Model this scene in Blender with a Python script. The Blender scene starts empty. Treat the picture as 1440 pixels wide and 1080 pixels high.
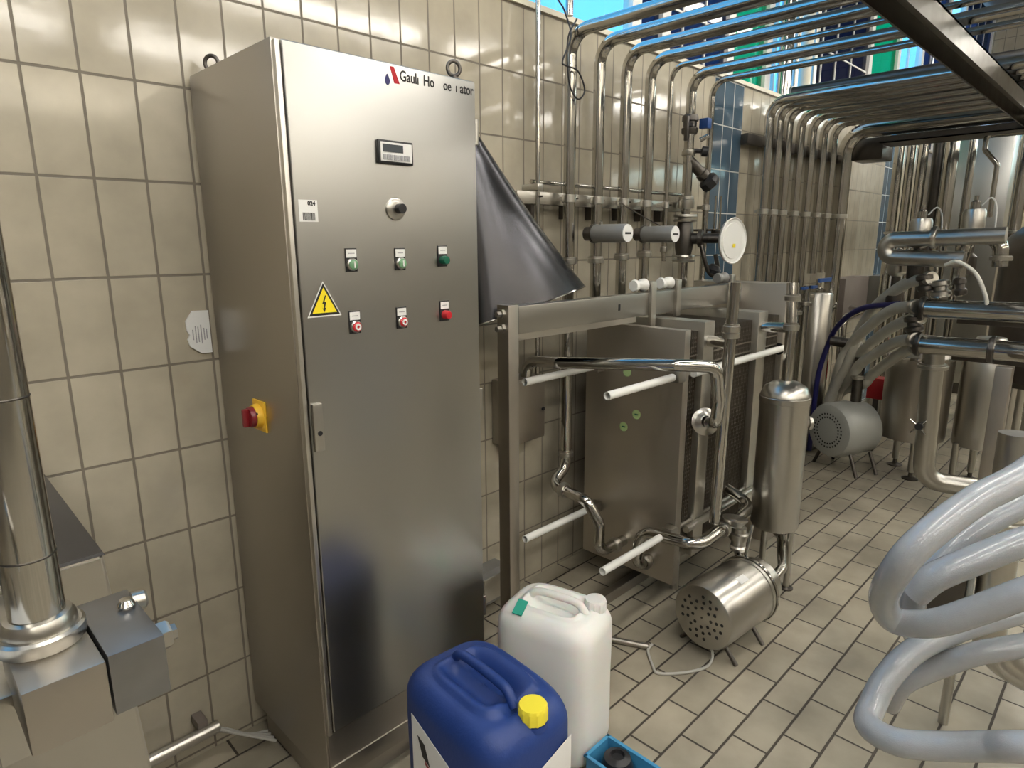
import bpy, bmesh, math, random
from mathutils import Vector, Matrix, Quaternion
random.seed(7)
V=Vector; PI=math.pi
SC=bpy.context.scene; COL=SC.collection

# ---------------------------------------------------------------- materials
def node(nt,t,**kw):
    n=nt.nodes.new(t)
    for k,v in kw.items(): setattr(n,k,v)
    return n
def base_mat(name):
    m=bpy.data.materials.new(name); m.use_nodes=True; nt=m.node_tree
    b=nt.nodes['Principled BSDF']; return m,nt,b
def setp(b,**kw):
    for k,v in kw.items(): b.inputs[k].default_value=v
def rgb(c): return (c[0],c[1],c[2],1)
def mat(name,col,rough=.4,metal=0,var=.12,scale=(6,6,6),bump=0,bscale=(40,40,40),coat=0,rvar=.0,trans=0,sss=0,ior=1.45,aniso=0):
    """procedural principled material with noise in colour, roughness and bump (object space)"""
    m,nt,b=base_mat(name)
    tc=node(nt,'ShaderNodeNewGeometry'); mp=node(nt,'ShaderNodeMapping'); mp.inputs['Scale'].default_value=scale
    nt.links.new(tc.outputs['Position'],mp.inputs['Vector'])
    n=node(nt,'ShaderNodeTexNoise'); n.inputs['Scale'].default_value=1; n.inputs['Detail'].default_value=2
    nt.links.new(mp.outputs[0],n.inputs['Vector'])
    mx=node(nt,'ShaderNodeMix',data_type='RGBA')
    mx.inputs['A'].default_value=rgb([c*(1-var) for c in col]); mx.inputs['B'].default_value=rgb([min(1,c*(1+var)) for c in col])
    nt.links.new(n.outputs['Fac'],mx.inputs['Factor']); nt.links.new(mx.outputs['Result'],b.inputs['Base Color'])
    setp(b,Roughness=rough,Metallic=metal,IOR=ior)
    if rvar:
        mr=node(nt,'ShaderNodeMapRange'); mr.inputs['From Min'].default_value=.1; mr.inputs['From Max'].default_value=.9; mr.interpolation_type='SMOOTHSTEP'
        mr.inputs['To Min'].default_value=max(.02,rough-rvar); mr.inputs['To Max'].default_value=rough+rvar
        nt.links.new(n.outputs['Fac'],mr.inputs['Value']); nt.links.new(mr.outputs[0],b.inputs['Roughness'])
    if bump:
        mp2=node(nt,'ShaderNodeMapping'); mp2.inputs['Scale'].default_value=bscale; nt.links.new(tc.outputs['Position'],mp2.inputs['Vector'])
        n2=node(nt,'ShaderNodeTexNoise'); n2.inputs['Scale'].default_value=1; n2.inputs['Detail'].default_value=4
        nt.links.new(mp2.outputs[0],n2.inputs['Vector'])
        bp=node(nt,'ShaderNodeBump'); bp.inputs['Strength'].default_value=bump; bp.inputs['Distance'].default_value=.01
        nt.links.new(n2.outputs['Fac'],bp.inputs['Height']); nt.links.new(bp.outputs[0],b.inputs['Normal'])
    if coat: setp(b,**{'Coat Weight':coat,'Coat Roughness':.1})
    if trans: setp(b,**{'Transmission Weight':trans})
    if sss: setp(b,**{'Subsurface Weight':sss,'Subsurface Scale':.03})
    return m
def tile_mat(name,c1,c2,grout,bw,rh,off,ox,oy,axes,mortar=.0035,rough=.2,strips=(),scol=(.05,.09,.13),sgrout=(.6,.62,.6),bumpd=.0015,wav=.15,dirt=.25,floor=False,spec=.5):
    m,nt,b=base_mat(name)
    g=node(nt,'ShaderNodeNewGeometry'); sp=node(nt,'ShaderNodeSeparateXYZ'); nt.links.new(g.outputs['Position'],sp.inputs[0])
    def sub(o,v):
        a=node(nt,'ShaderNodeMath',operation='SUBTRACT'); nt.links.new(sp.outputs[o],a.inputs[0]); a.inputs[1].default_value=v; return a
    cx=sub(axes[0],ox-bw*200); cy=sub(axes[1],oy-rh*200)
    cb=node(nt,'ShaderNodeCombineXYZ'); nt.links.new(cx.outputs[0],cb.inputs[0]); nt.links.new(cy.outputs[0],cb.inputs[1])
    # gently irregular joints
    wn=node(nt,'ShaderNodeTexNoise'); wn.inputs['Scale'].default_value=5; nt.links.new(g.outputs['Position'],wn.inputs['Vector'])
    vm=node(nt,'ShaderNodeVectorMath',operation='SCALE'); vm.inputs['Scale'].default_value=.003; nt.links.new(wn.outputs['Color'],vm.inputs[0])
    va=node(nt,'ShaderNodeVectorMath',operation='ADD'); nt.links.new(cb.outputs[0],va.inputs[0]); nt.links.new(vm.outputs[0],va.inputs[1])
    vs=node(nt,'ShaderNodeVectorMath',operation='SUBTRACT'); nt.links.new(va.outputs[0],vs.inputs[0]); vs.inputs[1].default_value=(.0015,.0015,0)
    br=node(nt,'ShaderNodeTexBrick',offset=off,offset_frequency=2,squash=1)
    nt.links.new(vs.outputs[0],br.inputs['Vector'])
    for k,v in dict(Scale=1,**{'Mortar Size':mortar,'Mortar Smooth':.35,'Brick Width':bw,'Row Height':rh,'Bias':0}).items(): br.inputs[k].default_value=v
    br.inputs['Color1'].default_value=rgb(c1); br.inputs['Color2'].default_value=rgb(c2)
    br.inputs['Mortar'].default_value=rgb(grout)
    col=br.outputs['Color']
    if strips:
        b2=node(nt,'ShaderNodeTexBrick',offset=off,squash=1); nt.links.new(vs.outputs[0],b2.inputs['Vector'])
        for k,v in dict(Scale=1,**{'Mortar Size':mortar*.8,'Mortar Smooth':.2,'Brick Width':bw,'Row Height':rh}).items(): b2.inputs[k].default_value=v
        b2.inputs['Color1'].default_value=rgb(scol); b2.inputs['Color2'].default_value=rgb([c*1.3 for c in scol]); b2.inputs['Mortar'].default_value=rgb(sgrout)
        tot=None
        for (a0,a1) in strips:
            p=node(nt,'ShaderNodeMath',operation='GREATER_THAN'); nt.links.new(sp.outputs[0],p.inputs[0]); p.inputs[1].default_value=a0
            q=node(nt,'ShaderNodeMath',operation='LESS_THAN'); nt.links.new(sp.outputs[0],q.inputs[0]); q.inputs[1].default_value=a1
            mu=node(nt,'ShaderNodeMath',operation='MULTIPLY'); nt.links.new(p.outputs[0],mu.inputs[0]); nt.links.new(q.outputs[0],mu.inputs[1])
            if tot is None: tot=mu
            else:
                ad=node(nt,'ShaderNodeMath',operation='ADD'); nt.links.new(tot.outputs[0],ad.inputs[0]); nt.links.new(mu.outputs[0],ad.inputs[1]); tot=ad
        mx=node(nt,'ShaderNodeMix',data_type='RGBA'); nt.links.new(tot.outputs[0],mx.inputs['Factor']); nt.links.new(col,mx.inputs['A']); nt.links.new(b2.outputs['Color'],mx.inputs['B']); col=mx.outputs['Result']
    dn=node(nt,'ShaderNodeTexNoise'); dn.inputs['Scale'].default_value=3 if floor else 7; dn.inputs['Detail'].default_value=6; nt.links.new(g.outputs['Position'],dn.inputs['Vector'])
    dr=node(nt,'ShaderNodeMapRange'); dr.inputs['From Min'].default_value=.35; dr.inputs['From Max'].default_value=.7; dr.inputs['To Min'].default_value=1-dirt; dr.inputs['To Max'].default_value=1.05
    nt.links.new(dn.outputs['Fac'],dr.inputs['Value'])
    ml=node(nt,'ShaderNodeVectorMath',operation='SCALE'); nt.links.new(col,ml.inputs[0]); nt.links.new(dr.outputs[0],ml.inputs['Scale'])
    nt.links.new(ml.outputs[0],b.inputs['Base Color'])
    rr=node(nt,'ShaderNodeMapRange'); rr.inputs['To Min'].default_value=rough; rr.inputs['To Max'].default_value=.75
    nt.links.new(br.outputs['Fac'],rr.inputs['Value']); nt.links.new(rr.outputs[0],b.inputs['Roughness'])
    b1=node(nt,'ShaderNodeBump',invert=True); b1.inputs['Strength'].default_value=.6; b1.inputs['Distance'].default_value=bumpd; nt.links.new(br.outputs['Fac'],b1.inputs['Height'])
    w2=node(nt,'ShaderNodeTexNoise'); w2.inputs['Scale'].default_value=9; w2.inputs['Detail'].default_value=3; nt.links.new(g.outputs['Position'],w2.inputs['Vector'])
    bb=node(nt,'ShaderNodeBump'); bb.inputs['Strength'].default_value=wav; bb.inputs['Distance'].default_value=.02; nt.links.new(w2.outputs['Fac'],bb.inputs['Height']); nt.links.new(b1.outputs[0],bb.inputs['Normal'])
    nt.links.new(bb.outputs[0],b.inputs['Normal'])
    setp(b,**{'Specular IOR Level':spec})
    return m
def glass_mat(name,col,gloss=.12,rough=.02):
    m=bpy.data.materials.new(name); m.use_nodes=True; nt=m.node_tree; nt.nodes.clear()
    o=node(nt,'ShaderNodeOutputMaterial'); t=node(nt,'ShaderNodeBsdfTransparent'); t.inputs[0].default_value=rgb(col)
    g=node(nt,'ShaderNodeBsdfGlossy'); g.inputs['Roughness'].default_value=rough
    n=node(nt,'ShaderNodeTexNoise'); n.inputs['Scale'].default_value=3
    mr=node(nt,'ShaderNodeMapRange'); mr.inputs['To Min'].default_value=gloss*.6; mr.inputs['To Max'].default_value=gloss*1.4; nt.links.new(n.outputs['Fac'],mr.inputs['Value'])
    mx=node(nt,'ShaderNodeMixShader'); nt.links.new(mr.outputs[0],mx.inputs[0]); nt.links.new(t.outputs[0],mx.inputs[1]); nt.links.new(g.outputs[0],mx.inputs[2]); nt.links.new(mx.outputs[0],o.inputs[0])
    return m
def emit_mat(name,col,s):
    m,nt,b=base_mat(name); setp(b,**{'Emission Color':rgb(col),'Emission Strength':s,'Base Color':rgb(col),'Roughness':.4}); return m

ST=.62
M={}
M['steel']=mat('brushed_stainless',(.56,.54,.49),.32,1,.07,(3,3,30),rvar=.04)
M['door']=mat('brushed_stainless_door',(.415,.41,.385),.29,1,.04,(1.5,1.5,5),rvar=.02)
M['side']=mat('dull_stainless_side',(.43,.40,.355),.36,1,.06,(3,3,6),bump=.01,bscale=(8,8,300),rvar=.04)
M['plate']=mat('pressure_plate_stainless',(.50,.465,.41),.40,1,.06,(5,5,5),rvar=.04)
M['pol']=mat('polished_stainless_tube',(.47,.455,.42),.12,1,.04,(8,8,8),bump=.006,bscale=(18,18,6),rvar=.03)
M['satin']=mat('satin_stainless',(.49,.475,.435),.28,1,.02,(3,3,3))
M['cone']=mat('dark_stainless_cone',(.085,.085,.093),.24,1,.1,(5,5,5),rvar=.03)
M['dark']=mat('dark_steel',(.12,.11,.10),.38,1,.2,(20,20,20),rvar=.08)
M['pack']=mat('pack_plates',(.30,.27,.23),.42,1,.2,(20,20,20),rvar=.08)
M['beam']=mat('overhead_angle_steel',(.19,.18,.16),.36,1,.2,(12,12,12),rvar=.08)
M['grey']=mat('grey_actuator',(.28,.28,.27),.42,.4,.1)
M['black']=mat('black_plastic',(.018,.018,.02),.35,0,.2)
M['rubber']=mat('black_rubber_gasket',(.03,.03,.028),.6,0,.3,(30,30,30))
M['darkblock']=mat('dark_milled_steel',(.27,.27,.275),.36,1,.12,(30,30,30),rvar=.05)
M['white']=mat('white_plastic_sleeve',(.80,.80,.76),.35,0,.04)
M['label']=mat('white_label',(.78,.78,.76),.5,0,.05)
M['gprint']=mat('grey_print',(.35,.35,.36),.5,0,.5,(300,300,300))
M['ink']=mat('black_ink',(.015,.015,.015),.5,0,.1)
M['yellow']=mat('yellow_warning',(.90,.72,.02),.4,0,.04)
M['swy']=mat('yellow_switch_plate',(.90,.55,.05),.4,0,.06)
M['logor']=mat('red_print',(.45,.01,.02),.6,0,.05)
M['red']=mat('red_plastic',(.55,.02,.03),.3,0,.1,coat=.3)
M['darkred']=mat('dark_red_switch',(.22,.015,.02),.3,0,.15,coat=.3)
M['green']=mat('green_plastic',(.16,.33,.18),.35,0,.1)
M['dgreen']=mat('dark_green_lens',(.01,.12,.07),.25,0,.1,coat=.4)
M['blue']=mat('blue_plastic_drum',(.014,.042,.19),.46,0,.1,(8,8,8),bump=.08,bscale=(120,120,120))
M['capy']=mat('yellow_cap',(.85,.72,.05),.4,0,.05)
M['hdpe']=mat('translucent_white_plastic',(.80,.80,.77),.42,0,.03,sss=.25)
M['tape']=mat('green_tape',(.03,.36,.26),.5,0,.1)
M['crate']=mat('blue_crate_plastic',(.06,.28,.50),.4,0,.1)
M['cable']=mat('grey_cable',(.45,.44,.40),.5,0,.1)
M['pgreen']=mat('pale_green_sticker',(.42,.58,.26),.5,0,.25,(120,120,120))
M['bluev']=mat('blue_valve_lever',(.03,.09,.30),.4,0,.1)
M['brown']=mat('brown_grey_enclosure',(.22,.19,.17),.45,.3,.1)
M['motor']=mat('grey_motor_paint',(.42,.43,.40),.4,.2,.08)
M['hose']=mat('reinforced_clear_hose',(.34,.355,.37),.24,0,.06,(60,60,60),bump=.12,bscale=(420,420,420),coat=.6,sss=.1)
M['hose2']=mat('milky_hose',(.62,.60,.52),.35,0,.1,(20,20,20),bump=.1,bscale=(200,200,200))
M['cream']=mat('cream_paint',(.72,.68,.55),.5,0,.06)
M['ceil']=mat('ceiling_paint',(.16,.155,.14),.7,0,.06)
M['logob']=mat('dark_blue_print',(.02,.02,.12),.4)
M['lcd']=mat('display_glass',(.06,.07,.08),.15)
M['wtile']=tile_mat('cream_wall_tiles',(.49,.445,.345),(.46,.415,.32),(.19,.165,.125),.1214,.25,0,.3441,.0152,(0,2),mortar=.0042,rough=.11,spec=.8,strips=((3.622,3.986),(6.900,7.264)),wav=.035,dirt=.14)
M['wtile_end']=tile_mat('cream_wall_tiles_end',(.58,.51,.375),(.545,.475,.345),(.20,.18,.14),.1214,.25,0,0,.0152,(1,2),mortar=.0035,rough=.2,wav=.12,dirt=.12)
M['wtile_front']=tile_mat('darkened_wall_tiles_opposite',(.26,.23,.18),(.24,.21,.165),(.12,.10,.08),.1214,.25,0,.3441,.0152,(0,2),rough=.3,wav=.05)  # unseen opposite wall: tile colour darkened to keep door and pipe reflections grey
M['wtile_dim']=tile_mat('dimmed_wall_tiles',(.20,.17,.14),(.18,.155,.125),(.12,.10,.08),.1214,.25,0,0,.0152,(1,2),mortar=.0035,rough=.4,wav=.12,dirt=.12)  # unseen wall: tile colour darkened so steel mirrors a dim room end
M['ftile']=tile_mat('beige_floor_tiles',(.47,.42,.325),(.39,.35,.27),(.07,.058,.043),.2375,.1205,.5,1.691,-.8135,(0,1),mortar=.0048,rough=.24,bumpd=.004,wav=.1,dirt=.34,floor=True)
M['glassc']=glass_mat('clear_window_glass',(.75,.95,1))
M['glassw']=glass_mat('frosted_window_glass',(1,.97,.9))
M['glassb']=glass_mat('deep_blue_window_glass',(.10,.14,.22),.08)
M['glassn']=glass_mat('navy_window_glass',(.03,.06,.12),.14)
M['glassg']=glass_mat('green_window_glass',(.02,.55,.30),.08)
M['lamp']=emit_mat('fluorescent_diffuser',(1,.95,.87),27)

# ---------------------------------------------------------------- mesh helpers (all in world metres)
def NB(): return bmesh.new()
def orient(z,up=V((0,0,1))):
    z=V(z).normalized(); 
    if abs(z.dot(up))>.999: up=V((1,0,0))
    x=up.cross(z).normalized(); y=z.cross(x); return Matrix((x,y,z)).transposed()
def box(bm,c,s,rot=None,bev=0,seg=2):
    c=V(c); r=bmesh.ops.create_cube(bm,size=1); vs=r['verts']
    R=rot if rot is not None else Matrix.Identity(3)
    for v in vs: v.co=c+R@V((v.co.x*s[0],v.co.y*s[1],v.co.z*s[2]))
    if bev:
        es=list({e for v in vs for e in v.link_edges})
        bmesh.ops.bevel(bm,geom=es,offset=bev,segments=seg,affect='EDGES',profile=.6)
    return bm
def bx(bm,x0,x1,y0,y1,z0,z1,bev=0,seg=2): return box(bm,((x0+x1)/2,(y0+y1)/2,(z0+z1)/2),(abs(x1-x0),abs(y1-y0),abs(z1-z0)),bev=bev,seg=seg)
def lathe(bm,o,ax,prof,seg=40,up=V((0,0,1)),a0=0):
    """prof = [(radius, distance along axis)]; radius 0 closes"""
    R=orient(ax,up); o=V(o); rings=[]
    for r,h in prof:
        if r<=1e-6: rings.append([bm.verts.new(o+R@V((0,0,h)))])
        else: rings.append([bm.verts.new(o+R@V((r*math.cos(a0+2*PI*k/seg),r*math.sin(a0+2*PI*k/seg),h))) for k in range(seg)])
    for a,b in zip(rings,rings[1:]):
        for k in range(seg):
            k2=(k+1)%seg
            if len(a)==1 and len(b)==1: continue
            if len(a)==1: bm.faces.new((a[0],b[k],b[k2]))
            elif len(b)==1: bm.faces.new((a[k],b[0],a[k2]))
            else: bm.faces.new((a[k],b[k],b[k2],a[k2]))
    return bm
def cyl(bm,p0,p1,r,seg=24,bev=0):
    p0=V(p0);p1=V(p1);L=(p1-p0).length; b=min(bev,r*.5,L*.4)
    pr=[(0,0),(r-b,0),(r,b),(r,L-b),(r-b,L),(0,L)] if b else [(0,0),(r,0),(r,L),(0,L)]
    return lathe(bm,p0,p1-p0,pr,seg)
def fillet(pts,R,n=7):
    pts=[V(p) for p in pts]; out=[pts[0]]
    for i in range(1,len(pts)-1):
        a,b,c=pts[i-1],pts[i],pts[i+1]; u=(a-b).normalized(); w=(c-b).normalized(); ang=u.angle(w)
        if ang>PI-.02: out.append(b); continue
        t=min(R/math.tan(ang/2),(a-b).length*.49,(c-b).length*.49); r=t*math.tan(ang/2)
        cen=b+(u+w).normalized()*(r/math.sin(ang/2)); s=b+u*t-cen; e=b+w*t-cen
        for k in range(n+1):
            q=k/n; th=s.angle(e); out.append(cen+(s*math.sin((1-q)*th)+e*math.sin(q*th))/math.sin(th))
    out.append(pts[-1]); return out
def catmull(pts,n=10):
    P=[V(p) for p in pts]; P=[2*P[0]-P[1]]+P+[2*P[-1]-P[-2]]; out=[]
    for i in range(1,len(P)-2):
        a,b,c,d=P[i-1:i+3]
        for k in range(n):
            t=k/n; out.append(.5*((2*b)+(c-a)*t+(2*a-5*b+4*c-d)*t*t+(3*b-3*c+d-a)*t**3))
    out.append(P[-2]); return out
def sweep(bm,pts,r,seg=20,cap=True):
    pts=[V(p) for p in pts]; n=len(pts); T=[(pts[min(i+1,n-1)]-pts[max(i-1,0)]).normalized() for i in range(n)]
    x=orient(T[0]).col[0]; rings=[]
    for i in range(n):
        if i:
            q=T[i-1].rotation_difference(T[i]); x=q@x
        x=(x-T[i]*x.dot(T[i])).normalized(); y=T[i].cross(x); rr=r(i/(n-1)) if callable(r) else r
        rings.append([bm.verts.new(pts[i]+(x*math.cos(2*PI*k/seg)+y*math.sin(2*PI*k/seg))*rr) for k in range(seg)])
    for a,b in zip(rings,rings[1:]):
        for k in range(seg): bm.faces.new((a[k],a[(k+1)%seg],b[(k+1)%seg],b[k]))
    if cap:
        bm.faces.new(rings[0][::-1]); bm.faces.new(rings[-1])
    return bm
def pipe(bm,pts,r,R=.06,seg=20): return sweep(bm,fillet(pts,R),r,seg)
def poly(bm,pts,d):
    """prism: polygon pts extruded by vector d"""
    a=[bm.verts.new(V(p)) for p in pts]; d=V(d); b=[bm.verts.new(V(p)+d) for p in pts]; n=len(a)
    bm.faces.new(a[::-1]); bm.faces.new(b)
    for k in range(n): bm.faces.new((a[k],a[(k+1)%n],b[(k+1)%n],b[k]))
    return bm
def union(bm,c,ax,r,w=.03):
    """dairy-pipe nut: grooved ring round a pipe of radius r"""
    c=V(c)-V(ax).normalized()*w/2
    return lathe(bm,c,ax,[(r,0),(r*1.35,0),(r*1.42,w*.15),(r*1.42,w*.7),(r*1.25,w*.78),(r*1.25,w),(r,w)],24)

def woff(o):
    s=V((0,0,0))
    while o is not None: s+=o.location; o=o.parent
    return s
def finish(name,bm,m,parent=None,smooth=36,label=None):
    bmesh.ops.recalc_face_normals(bm,faces=bm.faces)
    for f in bm.faces: f.smooth=True
    for e in bm.edges:
        if len(e.link_faces)==2 and e.calc_face_angle(0)>math.radians(smooth): e.smooth=False
    if parent is not None: bmesh.ops.translate(bm,vec=-woff(parent),verts=bm.verts)
    me=bpy.data.meshes.new(name); bm.to_mesh(me); bm.free(); me.materials.append(M[m] if isinstance(m,str) else m)
    o=bpy.data.objects.new(name,me); COL.objects.link(o)
    if parent is not None: o.parent=parent
    if label: o['label']=label
    return o
def thing(name,label,cat,loc,group=None):
    o=bpy.data.objects.new(name,None); o.empty_display_size=.05; COL.objects.link(o); o.location=loc
    o['label']=label; o['category']=cat
    if group: o['group']=group
    return o
def single(name,bm,m,label,cat,loc,group=None,smooth=36):
    bmesh.ops.translate(bm,vec=-V(loc),verts=bm.verts)
    o=finish(name,bm,m,smooth=smooth); o.location=loc; o['label']=label; o['category']=cat
    if group: o['group']=group
    return o
def struct(name,bm,m,parent=None,smooth=36):
    o=finish(name,bm,m,parent,smooth)
    if parent is None: o['kind']='structure'
    return o
def text(name,s,size,loc,m,parent,rot=(PI/2,0,0),ext=.0003,bold=.0,sx=1):
    cu=bpy.data.curves.new(name,'FONT'); cu.body=s; cu.size=size; cu.extrude=ext; cu.offset=bold
    t=bpy.data.objects.new(name+'_tmp',cu); COL.objects.link(t); dg=bpy.context.evaluated_depsgraph_get(); dg.update()
    me=bpy.data.meshes.new_from_object(t.evaluated_get(dg)); bpy.data.objects.remove(t); bpy.data.curves.remove(cu)
    from mathutils import Euler
    R=Euler(rot).to_matrix().to_4x4(); off=V(loc)-(woff(parent) if parent else V((0,0,0)))
    me.transform(Matrix.Translation(off)@R@Matrix.Diagonal((sx,1,1,1)))
    me.materials.clear(); me.materials.append(M[m]); me.name=name
    o=bpy.data.objects.new(name,me); COL.objects.link(o)
    if parent: o.parent=parent
    return o

# ---------------------------------------------------------------- room shell
X0,X1,YB=-3.2,11.5,-6.5; ZT=2.52; ZC=4.6
struct('floor',bx(NB(),X0,X1,YB,.35,-.1,0),'ftile')
struct('ceiling',bx(NB(),X0,X1,YB,.35,ZC,ZC+.1),'ceil')
struct('wall_back',bx(NB(),X0,X1,0,.35,0,ZT),'wtile')
struct('wall_left',bx(NB(),X0-.1,X0,YB,.35,0,ZC),'wtile_dim')
b=NB(); bx(b,X1,X1+.15,YB,.35,0,2.75); bx(b,X1,X1+.15,YB,.35,3.9,ZC); struct('wall_right',b,'wtile_end')
b=NB(); bx(b,X0,X1,YB-.15,YB,0,2.95); bx(b,X0,X1,YB-.15,YB,3.32,ZC); struct('wall_front',b,'wtile_front')
bx_=lambda *a,**k: bx(NB(),*a,**k)
struct('trim_1',bx_(X0,X1,-.012,.34,ZT,ZT+.022),'cream')
# glazed band on top of the tiled wall
def window(n,x0,x1,glass,fr='white',z1=4.55,bars=(),hb=(),y=.16,green=False):
    r=struct('window_%d'%n,(lambda b:(bx(b,x0-.02,x0+.02,y-.03,y+.03,ZT+.022,z1),bx(b,x1-.02,x1+.02,y-.03,y+.03,ZT+.022,z1),bx(b,x0,x1,y-.03,y+.03,ZT+.022,ZT+.05),b)[-1])(NB()),fr)
    g=finish('pane',bx(NB(),x0+.02,x1-.02,y-.004,y+.004,ZT+.05,z1),glass,r)
    if bars or hb:
        b=NB()
        for t in bars: bx(b,t-.006,t+.006,y-.012,y+.012,ZT+.05,z1)
        for t in hb: bx(b,x0,x1,y-.011,y+.011,t-.006,t+.006)
        finish('glazing_bar',b,'white',r)
    return r
window(1,-3.1,-.6,'glassc'); window(2,-.56,1.2,'glassc'); window(3,1.24,3.0,'glassc')
window(4,3.04,3.28,'glassb',hb=(2.95,3.4))
window(5,3.32,4.02,'glassb',bars=(3.5,3.75),hb=(2.85,3.25))
window(6,4.06,4.56,'glassg')
window(7,4.60,5.25,'glassc',bars=(4.72,4.85,5.05))
window(8,5.29,6.6,'glassn',bars=(5.55,5.85,6.2),hb=(2.78,3.05))
window(9,6.64,7.4,'glassg'); window(10,7.44,8.2,'glassc',bars=(7.8,))
window(11,8.24,9.1,'glassb',bars=(8.6,),hb=(2.85,3.2)); window(12,9.14,9.8,'glassc'); window(13,9.84,X1-.05,'glassb',bars=(10.2,10.6,11),hb=(2.85,3.2))
def window_y(n,x,y0,y1,z0,z1,glass):
    b=NB(); bx(b,x-.03,x+.03,y0,y0+.04,z0,z1); bx(b,x-.03,x+.03,y1-.04,y1,z0,z1); bx(b,x-.03,x+.03,y0,y1,z0,z0+.04)
    r=struct('window_%d'%n,b,'white'); finish('pane',bx(NB(),x-.004,x+.004,y0+.04,y1-.04,z0+.04,z1),glass,r)
    return r
window_y(14,X1+.06,-2.2,-.05,2.75,3.9,'glassb'); window_y(15,X1+.06,-6.3,-2.3,2.75,3.9,'glassc')
b=NB(); 
for k in range(8): bx(b,X0+k*1.85,X0+k*1.85+.06,YB-.1,YB-.04,2.95,3.32)
r=struct('window_16',b,'white'); finish('pane',bx(NB(),X0,X1,YB-.076,YB-.068,2.95,3.32),'glassw',r)

# luminaires on the ceiling
def luminaire(x,y,z,lab,L=2.0):
    t=thing('ceiling_light',lab,'ceiling light',(x,y,z),'fluorescent ceiling lights')
    finish('housing',bx(NB(),x-L/2,x+L/2,y-.10,y+.10,z,z+.06,bev=.01),'white',t)
    finish('diffuser',bx(NB(),x-L/2+.03,x+L/2-.03,y-.08,y+.08,z-.035,z),'lamp',t)
    for dx in (-.6,.6): finish('hanger_rod',cyl(NB(),(x+dx,y,z+.06),(x+dx,y,ZC),.006,8),'satin',t)
ORD=['first','second','third','fourth','fifth','sixth','seventh','eighth','ninth','tenth']
for yy,zz,row in ((-1.75,4.1,'over the pipe rack'),(-3.2,3.45,'above the aisle'),(-5.2,3.5,'near the frosted window band')):
    for i,xx in enumerate((-1.8,.6,3.0,5.4,7.8)):
        luminaire(xx,yy,zz,'%s long hanging fluorescent light %s, counted from the machine end'%(ORD[i],row))
luminaire(6.3,-2.5,3.1,'added long light that brightens the tanks and manifold'); luminaire(9.0,-2.0,3.2,'added long light that brightens the area by the end wall')  # two unseen lamps added to brighten the dim far equipment

# ---------------------------------------------------------------- switch cabinet
FY=-.515
t=thing('switch_cabinet','tall brushed stainless electrical switch cabinet with push buttons on its door','cabinet',(1.015,-.25,0))
b=NB(); bx(b,.72,1.312,-.497,-.012,.10,2.045,bev=.004); finish('body',b,'side',t)
b=NB(); bx(b,.724,1.309,-.507,-.497,.10,.262); bx(b,.724,1.309,-.512,-.497,.10,.157,bev=.003); bx(b,.74,1.29,-.46,-.05,.0,.10); finish('plinth',b,'side',t,label='dull plinth under the door')
b=NB(); bx(b,.738,1.309,FY,-.4995,.268,2.04,bev=.005,seg=3); door=finish('door',b,'door',t)
b=NB(); bx(b,.7225,.7345,-.513,-.496,.262,2.038,bev=.003); finish('frame_edge',b,'steel',t)
def on_door(name,bm,m,par=None,label=None): return finish(name,bm,m,par or door,label=label)
# lettering and logo
for s,x,sz in (('Gaulı',1.051,.036),('Ho',1.126,.036),('oe',1.193,.034),('ı',1.2365,.034),('ator',1.252,.036)):
    text('lettering',s,sz,(x,FY-.0006,2.003),'ink',door,bold=.0005,sx=.80)
on_door('logo_bar',poly(NB(),[(1.022,FY-.0008,2.032),(1.034,FY-.0008,2.032),(1.050,FY-.0008,1.994),(1.034,FY-.0008,1.994)],(0,.0008,0)),'logor')
b=NB(); pts=[]
for k in range(20):
    a=2*PI*k/20; pts.append((1.013+.0075*math.cos(a)*(1-.45*max(0,math.sin(a))),FY-.0008,1.998+.011*math.sin(a)+.004*max(0,math.sin(a))))
on_door('logo_drop',poly(b,pts,(0,.0008,0)),'logob')
# display
d=on_door('display_panel',bx(NB(),.970,1.078,FY-.010,FY,1.797,1.855,bev=.004),'black')
finish('faceplate',bx(NB(),.976,1.072,FY-.0115,FY-.010,1.803,1.849),'label',d)
finish('screen',bx(NB(),.982,1.044,FY-.0125,FY-.0115,1.825,1.844),'lcd',d)
b=NB()
for k in range(8): bx(b,.983+k*.0105,.991+k*.0105,FY-.0135,FY-.0115,1.806,1.819)
finish('keypad',b,'gprint',d)
# key switch
k_=on_door('key_switch',lathe(NB(),(1.02,FY,1.687),(0,-1,0),[(0,0),(.029,0),(.029,.004),(.026,.007),(.017,.009),(0,.009)],32),'satin')
finish('key_core',cyl(NB(),(1.024,FY-.006,1.687),(1.024,FY-.028,1.687),.0125),'black',k_)
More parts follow.
